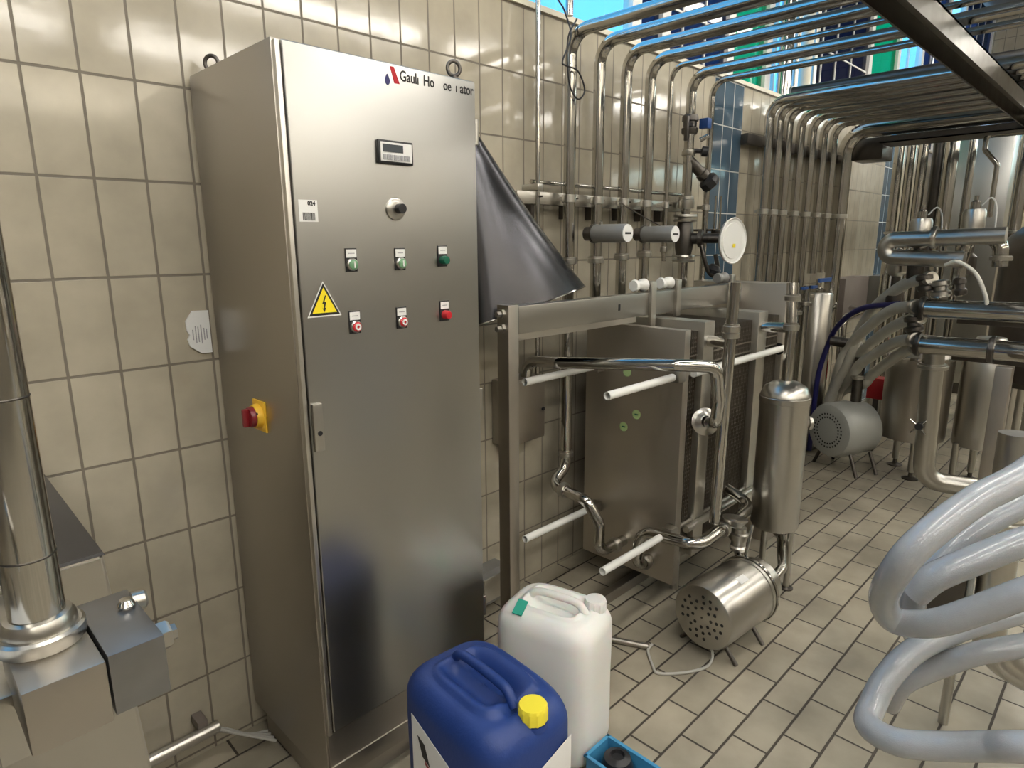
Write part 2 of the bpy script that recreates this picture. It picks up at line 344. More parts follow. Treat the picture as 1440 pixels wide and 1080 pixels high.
# push buttons and lamps
def button(x,z,kind,h=.045):
    p=on_door('push_button' if kind[1] else 'indicator_lamp',bx(NB(),x-.0165,x+.0165,FY-.003,FY,z-.018,z+.040,bev=.001),'black')
    finish('legend_plate',bx(NB(),x-.0145,x+.0145,FY-.0042,FY-.003,z+.017,z+.037),'label',p)
    finish('legend_print',bx(NB(),x-.009,x+.009,FY-.0046,FY-.0042,z+.026,z+.0285),'gprint',p)
    if kind[1]: finish('bezel',lathe(NB(),(x,FY-.003,z),(0,-1,0),[(0,0),(.0155,0),(.0155,.006),(.0125,.009),(0,.009)],28),'satin',p)
    finish('cap',lathe(NB(),(x,FY-.003,z),(0,-1,0),[(0,0),(.0125,0),(.0125,.011 if kind[1] else .016),(.010,.013 if kind[1] else .020),(0,.014 if kind[1] else .021)],28),kind[0],p)
    if kind[1]=='I': finish('mark',bx(NB(),x-.0015,x+.0015,FY-.0186,FY-.0166,z-.008,z+.008),'label',p)
    if kind[1]=='O':
        finish('mark',lathe(NB(),(x,FY-.0160,z),(0,-1,0),[(.0042,0),(.0042,.003),(.0082,.003),(.0082,0)],28),'label',p)
button(.879,1.548,('green','I')); button(1.027,1.547,('green','I')); button(1.172,1.552,('dgreen',''))
button(.879,1.392,('red','O')); button(1.024,1.391,('red','O')); button(1.174,1.398,('red',''))
# warning triangle
def tri(cx,z0,w,h,y): return [(cx-w/2,y,z0),(cx+w/2,y,z0),(cx,y,z0+h)]
wt=on_door('warning_sign',poly(NB(),tri(.797,1.424,.092,.086,FY-.0008),(0,.0008,0)),'label')
finish('black_border',poly(NB(),tri(.797,1.4275,.083,.078,FY-.0014),(0,.0006,0)),'ink',wt)
finish('yellow_field',poly(NB(),tri(.797,1.4335,.066,.061,FY-.0020),(0,.0006,0)),'yellow',wt)
finish('lightning_bolt',poly(NB(),[(x+.797,FY-.0026,z+1.436) for x,z in ((.003,.040),(-.006,.019),(-.0005,.020),(-.003,.008),(-.006,.009),(-.001,-.001),(.004,.010),(.0008,.0095),(.0055,.025),(.0,.024),(.006,.040))],(0,.0006,0)),'ink',wt)
st=on_door('inventory_sticker',bx(NB(),.749,.797,FY-.0007,FY,1.650,1.700),'label')
b=NB(); x=.758
for k in range(13):
    w=random.choice((.0009,.0016,.0022)); bx(b,x,x+w,FY-.0012,FY-.0007,1.653,1.671); x+=w+.001
finish('barcode',b,'ink',st)
text('inventory_number','024',.013,(.772,FY-.0010,1.688),'ink',st,rot=(PI/2,0,0),bold=.0006)
# latch and hinges
l_=on_door('latch',bx(NB(),.741,.768,FY-.012,FY,1.088,1.212,bev=.004),'satin'); finish('key_hole',cyl(NB(),(.7555,FY-.011,1.136),(.7555,FY-.0135,1.136),.0065),'black',l_)
for z in (1.908,1.122,.41): on_door('hinge',cyl(NB(),(1.314,FY+.006,z-.035),(1.314,FY+.006,z+.035),.008,bev=.001),'satin')
# lifting eyes
def eye(x,y,z,rot):
    o=finish('lifting_eye',lathe(NB(),(x,y,z),(0,0,1),[(0,0),(.016,0),(.016,.006),(.009,.008),(.009,.014),(0,.014)],24),'dark',t)
    b=NB(); pts=[V((x,y,z+.031))+V((math.cos(a)*rot[0]*0.018,math.cos(a)*rot[1]*.018,math.sin(a)*.019)) for a in [2*PI*k/32 for k in range(33)]]
    sweep(b,pts,.0052,12,cap=False); finish('ring',b,'dark',o)
eye(.765,-.06,2.045,(.7,-.7)); eye(1.27,-.47,2.045,(.9,-.43))
# main switch on the side
o=finish('main_switch',box(NB(),(.717,-.272,1.142),(.006,.072,.085),bev=.002),'swy',t)
c=V((.714,-.27,1.142))
finish('yellow_collar',lathe(NB(),c,(-1,0,0),[(0,0),(.034,0),(.034,.004),(.031,.016),(0,.016)],32),'swy',o)
kn=finish('red_knob',lathe(NB(),c+V((-.016,0,0)),(-1,0,0),[(0,0),(.0285,0),(.0285,.009),(.026,.013),(0,.013)],32),'darkred',o)
finish('knob_grip',box(NB(),c+V((-.036,0,0)),(.018,.014,.050),bev=.005),'darkred',kn)
finish('padlock_hole',cyl(NB(),c+V((-.014,-.026,.012)),c+V((-.0175,-.026,.012)),.004),'black',o)

# white plate on the tiled wall
b=NB(); poly(b,[(.662,-.002,1.413),(.705,-.002,1.412),(.705,-.002,1.289),(.676,-.002,1.289),(.646,-.002,1.312),(.641,-.002,1.332),(.648,-.002,1.345),(.641,-.002,1.36),(.641,-.002,1.385)],(0,-.008,0))
t=thing('wall_plate','white plastic plate with faded printing on tiled wall beside the switch cabinet','plate',(.675,-.005,1.29))
finish('plate',b,'label',t)
b=NB()
for k,(w,xx) in enumerate(((.03,.655),(.05,.663),(.045,.670),(.055,.678),(.035,.686),(.03,.693))): bx(b,xx,xx+.003,-.0106,-.0100,1.345-w/2,1.345+w/2)
finish('printing',b,'gprint',t)

# conduit along the foot of the wall with cables
t=thing('cable_conduit','steel conduit pipe low on the tiled wall between the machine and switch cabinet','conduit',(.40,-.06,.10))
finish('tube',cyl(NB(),(.20,-.06,.115),(.585,-.06,.115),.019,bev=.002),'satin',t)
finish('wall_bracket',bx(NB(),.525,.555,-.06,-.0,.125,.155,bev=.003),'brown',t)
b=NB()
for k in range(4):
    z=.115+.006*(k%2); q=[(.56,-.06,z),(.60,-.065-.008*k,z-.02),(.66,-.09-.015*k,.055+.006*k),(.715,-.11-.02*k,.045)]
    sweep(b,catmull(q,6),.0045,8)
finish('cable_bundle',b,'cable',t)

# ---------------------------------------------------------------- machine in the near corner
t=thing('homogenizer','low stainless machine housing with dark sloping top against the tiled wall','machine',(-.1,-.35,0))
b=NB(); 
def prism8(b,lo,hi):
    vs=[b.verts.new(p) for p in lo+hi]
    for f in ((3,2,1,0),(4,5,6,7),(0,1,5,4),(1,2,6,5),(2,3,7,6),(3,0,4,7)): b.faces.new([vs[i] for i in f])
    return b
prism8(b,[(-.9,-.68,.05),(.290,-.68,.05),(.290,-.02,.05),(-.9,-.02,.05)],[(-.9,-.65,1.040),(.241,-.65,1.040),(.241,-.03,1.068),(-.9,-.03,1.068)])
bmesh.ops.bevel(b,geom=list(b.edges),offset=.006,segments=2,affect='EDGES'); finish('housing',b,'satin',t)
b=NB(); prism8(b,[(-.9,-.652,1.041),(.243,-.652,1.041),(.243,-.028,1.069),(-.9,-.028,1.069)],[(-.9,-.650,1.047),(.240,-.650,1.047),(.240,-.030,1.075),(-.9,-.030,1.075)]); finish('top_cover',b,'cone',t,label='dark sheet metal top cover')
for x in (-.8,.22):
    for y in (-.6,-.1): finish('foot',cyl(NB(),(x,y,0),(x,y,.06),.025),'dark',t)
finish('neck',bx(NB(),-.28,.10,-.98,-.66,.93,1.03,bev=.008),'satin',t)
finish('valve_block',bx(NB(),.057,.1435,-1.10,-.925,1.009,1.095,bev=.004),'side',t,label='front steel block carrying the riser pipe')
o=finish('pump_block',bx(NB(),.1465,.212,-1.095,-.93,1.012,1.097,bev=.002),'darkblock',t,label='dark steel block with hexagon plug')
b=NB(); lathe(b,(.212,-1.02,1.052),(1,0,0),[(0,0),(.021,0),(.021,.022),(.018,.026),(.012,.026),(.012,.034),(0,.034)],6,a0=.4); finish('hexagon_plug',b,'satin',o)
b=NB(); lathe(b,(.197,-.985,1.097),(0,0,1),[(0,0),(.010,0),(.012,.004),(.008,.012),(0,.014)],14); finish('grease_nipple',b,'pol',o)
b=NB(); lathe(b,(.208,-.962,1.09),(1,0,-.1),[(0,0),(.014,0),(.014,.016),(.011,.02),(0,.02)],28); finish('sight_cap',b,'satin',o)
px,py=.097,-.99
r_=finish('riser_pipe',cyl(NB(),(px,py,1.09),(px,py,3.2),.031,32),'pol',t)
b=NB(); lathe(b,(px,py,1.095),(0,0,1),[(0,0),(.048,0),(.050,.003),(.050,.018),(.046,.021),(.0,.021)],40); finish('flange_nut',b,'satin',r_)
finish('liner_ring',lathe(NB(),(px,py,1.115),(0,0,1),[(.031,0),(.042,0),(.042,.010),(.037,.019),(.031,.021)],36),'satin',r_)
b=NB()
for z in (1.215,1.42): lathe(b,(px,py,z),(0,0,1),[(.0311,0),(.0318,.001),(.0318,.002),(.0311,.003)],32)
finish('weld_ring',b,'dark',r_)
finish('side_flange',lathe(NB(),(.005,-1.08,1.225),(.55,-.83,.1),[(0,0),(.052,0),(.055,.006),(.050,.014),(.040,.016),(.036,.010),(.015,.010),(.012,.03),(0,.03)],40),'satin',t)
finish('side_bracket',bx(NB(),-.10,.030,-1.12,-.93,1.05,1.078,bev=.003),'label',t)
finish('front_guard',bx(NB(),-.3,.030,-1.095,-1.06,.45,1.04,bev=.006),'satin',t)

# ---------------------------------------------------------------- hopper cone behind the cabinet
C0=V((1.83,-.248,1.362)); AP=V((1.50,-.14,2.12)); ax=(AP-C0); nrm=ax.normalized()
tilt=Matrix.Rotation(math.radians(-9),3,V((.7,.7,0)))
t=thing('cone_hopper','large dark steel cone with open rim hanging between switch cabinet and plate exchanger','cone',C0)
OX=lambda s:2.5-1.5*s
b=NB(); R0=.105; n=64; rings=[]
fr=orient(V((-.17,.26,.94)),up=V((0,1,0)))
for q in range(17):
    s=q/16; r=R0*(1-s)**.85+.015; c=C0+ax*s; rings.append([b.verts.new(c+fr@V((r*OX(s)*math.cos(2*PI*k/n),r*math.sin(2*PI*k/n),0))) for k in range(n)])
inn=[]
for q in range(17):
    s=q/16; r=R0*(1-s)**.85+.010; c=C0+ax*s; inn.append([b.verts.new(c+fr@V((r*OX(s)*math.cos(2*PI*k/n),r*math.sin(2*PI*k/n),-.002))) for k in range(n)])
for A in (rings,inn):
    for a_,c_ in zip(A,A[1:]):
        for k in range(n): b.faces.new((a_[k],a_[(k+1)%n],c_[(k+1)%n],c_[k]))
for A,B in ((rings[0],inn[0]),(rings[-1],inn[-1])):
    for k in range(n): b.faces.new((A[k],B[k],B[(k+1)%n],A[(k+1)%n]))
finish('shell',b,'cone',t)
b=NB(); sweep(b,[C0+fr@V(((R0+.014)*2.5*math.cos(2*PI*k/n),(R0+.014)*math.sin(2*PI*k/n),0)) for k in range(n+1)],.0035,8,cap=False); finish('rolled_rim',b,'pol',t)
finish('hanging_bracket',bx(NB(),1.42,1.50,-.10,-.001,2.02,2.09),'satin',t)

# ---------------------------------------------------------------- plate heat exchanger
t=thing('plate_heat_exchanger','stainless plate heat exchanger with white sleeved tie rods standing on floor','heat exchanger',(2.4,-.4,0))
b=NB(); bx(b,1.529,1.579,-.42,-.364,0,1.392,bev=.003); bx(b,1.50,1.61,-.45,-.33,0,.012); post=finish('support_column',b,'side',t)
for z in (1.362,1.312): finish('bolt',lathe(NB(),(1.529,-.392,z),(-1,0,0),[(0,0),(.017,0),(.017,.012),(.010,.013),(.010,.03),(0,.031)],6),'satin',post)
b=NB(); bx(b,1.579,3.26,-.42,-.372,1.290,1.386,bev=.002); beam=finish('carrying_bar',b,'door',t)
finish('lower_flange',bx(NB(),1.579,2.30,-.412,-.380,1.266,1.290),'steel',beam)
finish('slot_hole',bx(NB(),2.158,2.172,-.4215,-.418,1.325,1.352,bev=.002),'black',beam)
for x in (2.395,2.60,3.12):
    h=finish('hanger',bx(NB(),x-.018,x+.018,-.436,-.420,1.20 if x<2.5 else 1.27,1.432,bev=.002),'steel',t)
    finish('roller',lathe(NB(),(x-.105,-.398,1.418),(1,0,0),[(0,0),(.022,0),(.026,.012),(.020,.03),(.020,.05),(.027,.066),(.027,.082),(0,.086)],28),'white' if x<3 else 'grey',h)
    finish('roller_nut',lathe(NB(),(x+.018,-.40,1.418),(1,0,0),[(0,0),(.017,0),(.017,.018),(0,.018)],6),'satin',h)
mp=finish('pressure_plate',bx(NB(),2.30,2.345,-.648,-.150,.130,1.250,bev=.003),'plate',t)
for y,z,m in ((-.431,.864,'pgreen'),(-.366,.796,'pgreen'),(-.376,1.046,'plate')):
    s=finish('round_sticker',cyl(NB(),(2.3002,y,z),(2.2992,y,z),.021,32),'pgreen' if m=='pgreen' else 'pgreen',mp)
    if m=='pgreen': finish('sticker_print',bx(NB(),2.2986,2.2991,y-.009,y+.009,z-.003,z+.003),'dgreen',s)
def pack(x0,x1,nm):
    b=NB(); n=int((x1-x0)/.0072)
    for k in range(n):
        x=x0+(k+.5)*(x1-x0)/n; bx(b,x-.0012,x+.0012,-.628 if k%2 else -.622,-.165,.27 if k%2 else .276,1.235 if k%2 else 1.228)
    bx(b,x0,x1,-.615,-.17,.285,1.222)
    for z in [.31+.019*i for i in range(48)]: bx(b,x0,x1,-.624,-.618,z,z+.006)
    for z in (1.13,1.085): bx(b,x0,x1,-.629,-.62,z,z+.006)
    finish('plate_pack',b,'pack',t,label='dark ribbed pack of thin plates')
pack(2.347,2.44,0); pack(2.53,2.955,1); pack(3.055,3.248,2)
for x0,x1 in ((2.442,2.528),(2.957,3.053)):
    finish('connection_plate',bx(NB(),x0,x1,-.655,-.15,.22,1.272,bev=.003),'steel',t)
fh=finish('frame_head',bx(NB(),3.25,3.40,-.655,-.14,.0,1.388,bev=.004),'plate',t)
finish('mounting_hole',cyl(NB(),(3.249,-.638,1.062),(3.2495,-.638,1.062),.030),'black',fh)
for y,z,w in ((-.235,1.058,.0155),(-.638,1.068,.0155),(-.235,.385,.0155),(-.638,.390,.0155)):
    ro=finish('tie_rod',cyl(NB(),(1.83,y,z),(3.25,y,z),.010),'satin',t)
    b=NB(); e=3.22 if (z>1 and y<-.5) else 2.24; lathe(b,(1.80,y,z),(1,0,0),[(w-.0025,0),(w,0),(w,2.235-1.80),(w-.0025,2.235-1.80),(w-.0025,0)],28); finish('white_sleeve',b,'white',ro,label='white plastic sleeve')
    if e>3: finish('white_sleeve',cyl(NB(),(2.36,y-.022,z),(3.25,y-.022,z),w,28),'white',ro,label='white plastic sleeve')
    else: finish('spacer_tube',cyl(NB(),(2.36,y-(.026 if y<-.5 else 0),z-.01),(3.25,y-(.026 if y<-.5 else 0),z-.01),.017,28),'steel',ro)
    finish('rod_nut',bx(NB(),2.245,2.298,y-.024,y+.024,z-.024,z+.024,bev=.005),'satin',ro)
for y in (-.55,-.25): finish('foot',cyl(NB(),(2.49,y,0),(2.49,y,.222),.018),'satin',t)
bs=finish('floor_rail',bx(NB(),1.60,3.25,-.41,-.37,.0,.05,bev=.003),'side',t)
finish('port_stub',cyl(NB(),(2.485,-.655,1.19),(2.44,-.775,1.195),.024),'pol',t)
finish('port_stub',cyl(NB(),(3.0,-.655,1.20),(3.02,-.80,1.205),.024),'pol',t)

# product pipes on the exchanger
def pipework(name,lab,pts,r,R,extra=(),m='pol',group=None,cat='pipe'):
    t=thing(name,lab,cat,V(pts[0]),group)
    finish('tube',pipe(NB(),pts,r,R),m,t)
    for kind,c,a in extra:
        if kind=='union': finish('union_nut',union(NB(),c,a,r),'satin',t)
        elif kind=='flange': finish('flange',lathe(NB(),c,a,[(r,0),(r*1.5,0),(r*2.0,-.006),(r*2.05,-.014),(r*1.7,-.018),(r,-.018)][::-1] if 0 else [(0,-.02),(r*2.1,-.02),(r*2.4,-.014),(r*2.4,-.006),(r*1.6,0),(r*1.2,.012),(r,.014)],32),'satin',t)
    return t
pipework('transfer_pipe','polished pipe crossing in front of the pressure plate, bent down at its open edge',
 [(1.985,-.06,.93),(1.985,-.075,1.10),(1.99,-.24,1.112),(2.16,-.70,1.137),(2.285,-.795,1.125),(2.335,-.79,.98),(2.35,-.775,.885),(2.43,-.70,.855)],.0245,.055,
 [('flange',(2.432,-.690,.855),(-.65,-.70,.28)),('union',(1.985,-.062,.95),(0,0,1))])
pipework('return_pipe','polished S-shaped pipe entering the pressure plate low near the tiled wall',
 [(2.198,-.12,.66),(2.198,-.12,.575),(2.09,-.125,.515),(2.09,-.33,.500),(2.115,-.385,.40),(2.115,-.385,.262),(2.298,-.385,.255)],.0245,.06,
 [('union',(2.198,-.12,.64),(0,0,1)),('union',(2.235,-.385,.257),(1,0,0)),('union',(2.09,-.20,.512),(0,1,0))])
pipework('suction_pipe','polished pipe looping from pressure plate around to the butterfly valve above the pump',
 [(2.298,-.53,.215),(2.205,-.525,.215),(2.21,-.53,.385),(2.225,-.80,.398),(2.50,-.80,.405),(2.70,-.80,.425),(2.715,-.67,.47)],.0245,.07,
 [('union',(2.262,-.53,.215),(1,0,0)),('union',(2.43,-.80,.403),(1,0,0))])
# butterfly valve + riser
t=thing('butterfly_valve','stainless butterfly valve with flat lever on top of the pump outlet','valve',(2.50,-.83,.30))
finish('valve_body',lathe(NB(),(2.50,-.84,.30),(0,0,1),[(0,0),(.034,0),(.036,.012),(.030,.02),(.030,.045),(.042,.05),(.042,.075),(.03,.08),(.03,.10),(0,.10)],32),'satin',t)
finish('valve_clamp',lathe(NB(),(2.47,-.83,.415),(.2,0,1),[(0,0),(.030,0),(.038,.01),(.052,.028),(.052,.036),(.040,.040),(0,.040)],32),'satin',t)
finish('lever',box(NB(),(2.475,-.895,.36),(.012,.014,.15),Matrix.Rotation(.35,3,'Y'),bev=.004),'pol',t)
pipework('standpipe','slender upright steel pipe standing in front of the plate packs',
 [(2.408,-.770,.43),(2.432,-.778,1.44)],.0235,.05,[('union',(2.430,-.777,1.262),(0,0,1)),('union',(2.430,-.777,1.235),(0,0,1))])
# pump
t=thing('centrifugal_pump','stainless shrouded pump motor with perforated end cap lying low on floor','pump',(2.25,-.9,0))
A=V((.9965,-.084,0)); c0=V((2.105,-.893,.172)); R=.132
sh=finish('motor_shroud',lathe(NB(),c0,A,[(0,0),(R-.018,0),(R-.006,.004),(R,.016),(R,.30),(R+.004,.302),(R+.004,.318),(R,.320),(R-.02,.335),(0,.335)],56),'satin',t)
b=NB(); F=orient(A)
for rad,nn,off in ((.040,8,0),(.064,13,.2),(.088,17,.1)):
    for k in range(nn):
        a=2*PI*k/nn+off
        if nn==17 and k%4==3: continue
        c=c0+F@V((rad*math.cos(a),rad*math.sin(a),0)); cyl(b,c+A*.001,c-A*.0006,.0068,12)
finish('vent_hole',b,'ink',sh)
finish('centre_rivet',cyl(NB(),c0,c0-A*.002,.004),'dark',sh)
q=c0+A*.18; finish('name_plate',box(NB(),q+V((0,-.055,.1195)),(.055,.03,.002),Matrix.Rotation(math.radians(-5),3,'Z')@Matrix.Rotation(math.radians(24),3,'X')),'label',sh)
q=c0+A*.335; finish('pump_casing',lathe(NB(),q,A,[(0,0),(.085,0),(.085,.02),(.105,.03),(.105,.085),(.09,.095),(.03,.095),(.03,.16),(0,.16)],48),'satin',t)
finish('outlet_tube',cyl(NB(),(2.50,-.865,.24),(2.50,-.845,.30),.024),'pol',t)
finish('clamp_band',lathe(NB(),c0+A*.322,A,[(.128,0),(.140,0),(.140,.012),(.128,.012)],48),'pol',t)
for s,x in ((-1,.26),(1,.26),(-1,.06),(1,.06)):
    q=c0+A*x; y=V((.084,.9965,0))*s; p0=q+y*.07+V((0,0,-.11)); finish('leg',cyl(NB(),p0,V((p0.x,p0.y,0))+y*.055+A*.0,.009),'dark',t)
t2=single('pump_cable',sweep(NB(),catmull([(2.03,-.725,.012),(1.985,-.735,.01),(1.93,-.79,.006),(1.90,-.835,.006),(1.965,-.90,.006),(2.05,-.945,.006),(2.11,-.945,.015),(2.125,-.93,.06)],8),.0055,8),'cable','thin grey cable looping over floor tiles below the perforated motor','cable',(2.0,-.85,0))
t=thing('floor_conduit','thin dark conduit tube lying on floor tiles behind the white canister','conduit',(1.9,-.62,.0))
finish('tube',cyl(NB(),(1.80,-.30,.016),(2.005,-.725,.014),.012,bev=.001),'side',t)
# filter vessel
FX,FYY=2.83,-.855
t=thing('filter_vessel','upright domed stainless filter vessel beside the pump','vessel',(FX,FYY,0))
finish('shell',lathe(NB(),(FX,FYY,.30),(0,0,1),[(0,0),(.07,0),(.098,.008),(.104,.022),(.104,.60),(.108,.602),(.108,.625),(.104,.628),(.103,.635),(.088,.668),(.055,.688),(.022,.696),(0,.696)],56),'satin',t)
finish('outlet_tube',pipe(NB(),[(FX,FYY,.98),(FX+.0,FYY,1.25),(FX+.02,FYY+.02,1.42)],.0225,.05),'pol',t)
finish('union_nut',union(NB(),(FX,FYY,1.235),(0,0,1),.024),'satin',t)
finish('union_nut',union(NB(),(FX+.015,FYY+.01,1.36),(0,0,1),.024),'satin',t)
finish('inlet_tube',pipe(NB(),[(FX+.09,FYY+.10,.31),(FX+.05,FYY-.02,.235),(2.66,-.975,.20),(2.60,-.97,.18)],.021,.04),'pol',t)
for a in (.9,3.0,5.1):
    lx,ly=FX+.075*math.cos(a),FYY+.075*math.sin(a)
    lg=finish('leg',cyl(NB(),(lx,ly,.012),(lx,ly,.33),.014),'satin',t); finish('foot_plate',lathe(NB(),(lx,ly,0),(0,0,1),[(0,0),(.032,0),(.032,.006),(.016,.012),(0,.012)],24),'dark',lg)
dv=V((.3,-.95,0)).normalized(); q=V((FX,FYY,.80))+V((.69,-.72,0))*.10
b=NB(); lathe(b,q,(.69,-.72,0),[(0,0),(.020,0),(.020,.01),(.030,.012),(.030,.026),(.022,.030),(0,.030)],28); finish('sample_port',b,'satin',t)

# ---------------------------------------------------------------- wall mounted pipe risers
WY=-.12; RZ=2.43
def riser(x,r,z0,z1,yend,lab,unions=(),bend=.09,wy=WY,m='pol',zrun=None):
    zr=zrun or RZ
    t=thing('process_pipe',lab,'pipe',(x,wy,max(z0,0)),'polished process pipes rising up the tiled wall')
    finish('tube',pipe(NB(),[(x,wy,z0),(x,wy,zr),(x,yend,zr)],r,bend),m,t)
    for z in unions: finish('union_nut',union(NB(),(x,wy,z),(0,0,1),r),'satin',t)
    finish('wall_clamp',(lambda b:(lathe(b,(x,wy,1.765),(0,0,1),[(r,0),(r+.005,.001),(r+.005,.03),(r,.031)],24),bx(b,x-.008,x+.008,wy+r,-.07,1.772,1.79),b)[-1])(NB()),'satin',t)
    return t
riser(2.198,.0255,.66,0,-3.6,'first thick polished pipe from the cabinet, rising up wall and bending overhead',(1.52,))
riser(2.392,.0255,1.05,0,-3.6,'second thick polished pipe from the cabinet, rising behind the first grey actuator',(1.52,))
riser(2.591,.0255,1.05,0,-3.6,'third thick polished pipe from the cabinet, behind the gap between both actuators',(1.53,))
riser(2.785,.0255,1.05,0,-3.6,'fourth thick polished pipe from the cabinet, behind the second grey actuator',(1.54,))
riser(2.963,.0125,1.50,0,-3.6,'thin polished pipe between fourth thick pipe and the valve pipe',(1.56,),bend=.07)
riser(3.162,.0255,1.30,0,-3.6,'polished pipe carrying the black-handled valves, bending overhead',(1.72,2.05))
riser(3.375,.0165,1.30,0,-3.6,'slim polished pipe just past the valve pipe, in front of blue tile strip',(),bend=.08)
xs=[4.10,4.245,4.39,4.59,4.79,5.0,5.2]
lab=['first','second','third','fourth','fifth','sixth','seventh']
for i,x in enumerate(xs):
    riser(x,.029,.02 if x<4.95 else 1.36,0,-3.6,'%s polished pipe of the far dense row, counted from the blue tile strip'%lab[i],(1.18+.02*(i%2),),bend=.10)
riser(5.46,.056,.02,0,-3.4,'widest polished duct at the end of the far dense pipe row',(),bend=.16,zrun=2.40)
# extra overhead runs packed beyond the dense row
for i,x in enumerate((4.17,4.32,4.49,4.69,4.90,5.10,5.31,5.62,5.75)):
    t=thing('overhead_pipe','horizontal overhead pipe, number %s in the rack above the far dense pipe row'%ORD[i],'pipe',(x,-.3,2.47),'pipes filling the overhead rack')
    finish('tube',cyl(NB(),(x,-.22,2.475+.012*(i%2)),(x,-3.6,2.475+.012*(i%2)),.03,20),'dark',t)
    finish('end_cap',lathe(NB(),(x,-.22,2.475+.012*(i%2)),(0,1,0),[(.03,0),(.036,0),(.036,.012),(0,.014)],20),'satin',t)
# thin capillary pipe next to the cabinet
t=thing('thin_drop_pipe','thin upright pipe nearest the switch cabinet, rising above the wall top','pipe',(2.048,-.075,1.0))
finish('tube',cyl(NB(),(2.048,-.075,.985),(2.048,-.075,3.6),.0105,20),'pol',t); finish('end_cap',cyl(NB(),(2.048,-.075,.975),(2.048,-.075,.995),.0125),'dark',t)
finish('wall_clamp',bx(NB(),2.030,2.066,-.092,-.0,1.81,1.835,bev=.003),'satin',t)
t=thing('vertical_pipe_stub','upright polished pipe with collar above the first overhead bend','pipe',(2.20,-.05,2.52))
finish('tube',cyl(NB(),(2.215,-.095,2.50),(2.215,-.095,3.6),.016),'pol',t); finish('collar',lathe(NB(),(2.215,-.095,2.585),(0,0,1),[(.016,0),(.026,.004),(.026,.30),(.016,.304)],24),'satin',t)
single('loose_wire',sweep(NB(),catmull([(2.07,-.10,3.1),(2.10,-.10,2.62),(2.155,-.12,2.50),(2.155,-.155,2.40),(2.10,-.16,2.30),(2.12,-.16,2.285),(2.19,-.165,2.275),(2.235,-.165,2.21),(2.19,-.165,2.17),(2.14,-.16,2.23),(2.13,-.16,2.38),(2.19,-.155,2.47)],8),.0035,8),'black','thin black wire looped round the first thick pipe near the wall top','wire',(2.13,-.13,2.3))
# rails
t=thing('pipe_rail','steel clamp rail fixed across the tiled wall behind the pipes','rail',(2.5,-.05,1.78))
finish('bar',bx(NB(),1.93,3.30,-.072,-.045,1.755,1.805,bev=.003),'steel',t)
finish('round_rod',cyl(NB(),(2.03,-.055,1.845),(3.32,-.055,1.845),.009),'pol',t)
b_=[2.05,2.28,2.47,2.68,2.87,3.05]
for x in b_:
    finish('standoff',bx(NB(),x-.012,x+.012,-.045,-.001,1.70,1.80,bev=.002),'dark',t)
    finish('wing_bolt',lathe(NB(),(x,-.072,1.785),(0,-1,0),[(0,0),(.009,0),(.009,.012),(.004,.014),(.004,.03),(0,.03)],6),'dark',t)
t=thing('pipe_rail','steel clamp rail on wall behind the far dense pipe row','rail',(4.8,-.05,2.2))
finish('bar',bx(NB(),3.95,5.6,-.06,-.03,2.18,2.24,bev=.003),'dark',t)
for x in (4.0,4.7,5.5): finish('standoff',bx(NB(),x-.02,x+.02,-.03,-.001,2.18,2.24),'dark',t)

# ---------------------------------------------------------------- grey actuators and the valve pipe
def actuator(x,y0,y1,z,lab):
    t=thing('valve_actuator',lab,'actuator',(x,y0,z),'grey cylindrical valve actuators')
    finish('end_flange',lathe(NB(),(x,y0,z),(0,-1,0),[(0,0),(.030,0),(.030,.035),(.041,.037),(.041,.047),(0,.047)],36),'dark',t)
    finish('body',lathe(NB(),(x,y0-.047,z),(0,-1,0),[(0,0),(.0375,0),(.0385,.003),(.0385,(y0-y1)-.052),(.036,(y0-y1)-.047),(0,(y0-y1)-.047)],40),'grey',t)
    c=finish('end_cap',lathe(NB(),(x,y1,z),(0,-1,0),[(0,0),(.0365,0),(.036,.003),(0,.003)],40),'label',t,label='pale round end cap with a slot')
    finish('slot',box(NB(),(x,y1-.0035,z),(.042,.0015,.008)),'ink',c)
    finish('air_fitting',cyl(NB(),(x,(y0+y1)/2+.03,z+.037),(x,(y0+y1)/2+.03,z+.05),.007),'satin',t)
actuator(2.285,-.15,-.365,1.634,'grey cylindrical actuator nearer the cabinet with pale slotted end cap')
actuator(2.665,-.15,-.360,1.632,'grey cylindrical actuator beside the valve pipe with pale slotted end cap')
single('capillary_cable',sweep(NB(),catmull([(2.50,-.16,1.78),(2.57,-.19,1.74),(2.66,-.24,1.69),(2.70,-.26,1.672)],8),.003,8),'dark','thin dark cable sloping from wall rail down to the second grey actuator','cable',(2.5,-.16,1.75))
VX=3.162
t=thing('diaphragm_valve','dark flanged process valve with pale round disc on the valve pipe','valve',(VX,WY,1.45))
for z in (1.49,1.70):
  b=NB(); lathe(b,(VX,WY,z),(0,0,1),[(0,0),(.058,0),(.060,.004),(.060,.012),(.03,.016),(.03,.022),(.060,.026),(.060,.034),(.058,.038),(0,.038)],36)
  finish('flange',b,'satin',t)
finish('valve_body',lathe(NB(),(VX,WY,1.528),(0,0,1),[(0,0),(.040,0),(.048,.04),(.050,.085),(.046,.13),(.038,.172),(0,.172)],32),'dark',t)
finish('bonnet',lathe(NB(),(VX,WY,1.614),(.35,-1,0),[(0,0),(.030,.04),(.030,.07),(.046,.075),(.046,.095),(.026,.10),(.026,.19),(0,.19)],32),'dark',t)
dc=V((3.235,-.345,1.60)); 
d=finish('round_disc',lathe(NB(),dc,(-.12,-1,.0),[(0,-.018),(.05,-.018),(.085,-.012),(.112,.006),(.118,.02),(.114,.024),(.108,.018),(.092,.016),(.090,.020),(0,.020)],56),'white',t,label='pale cream dished disc')
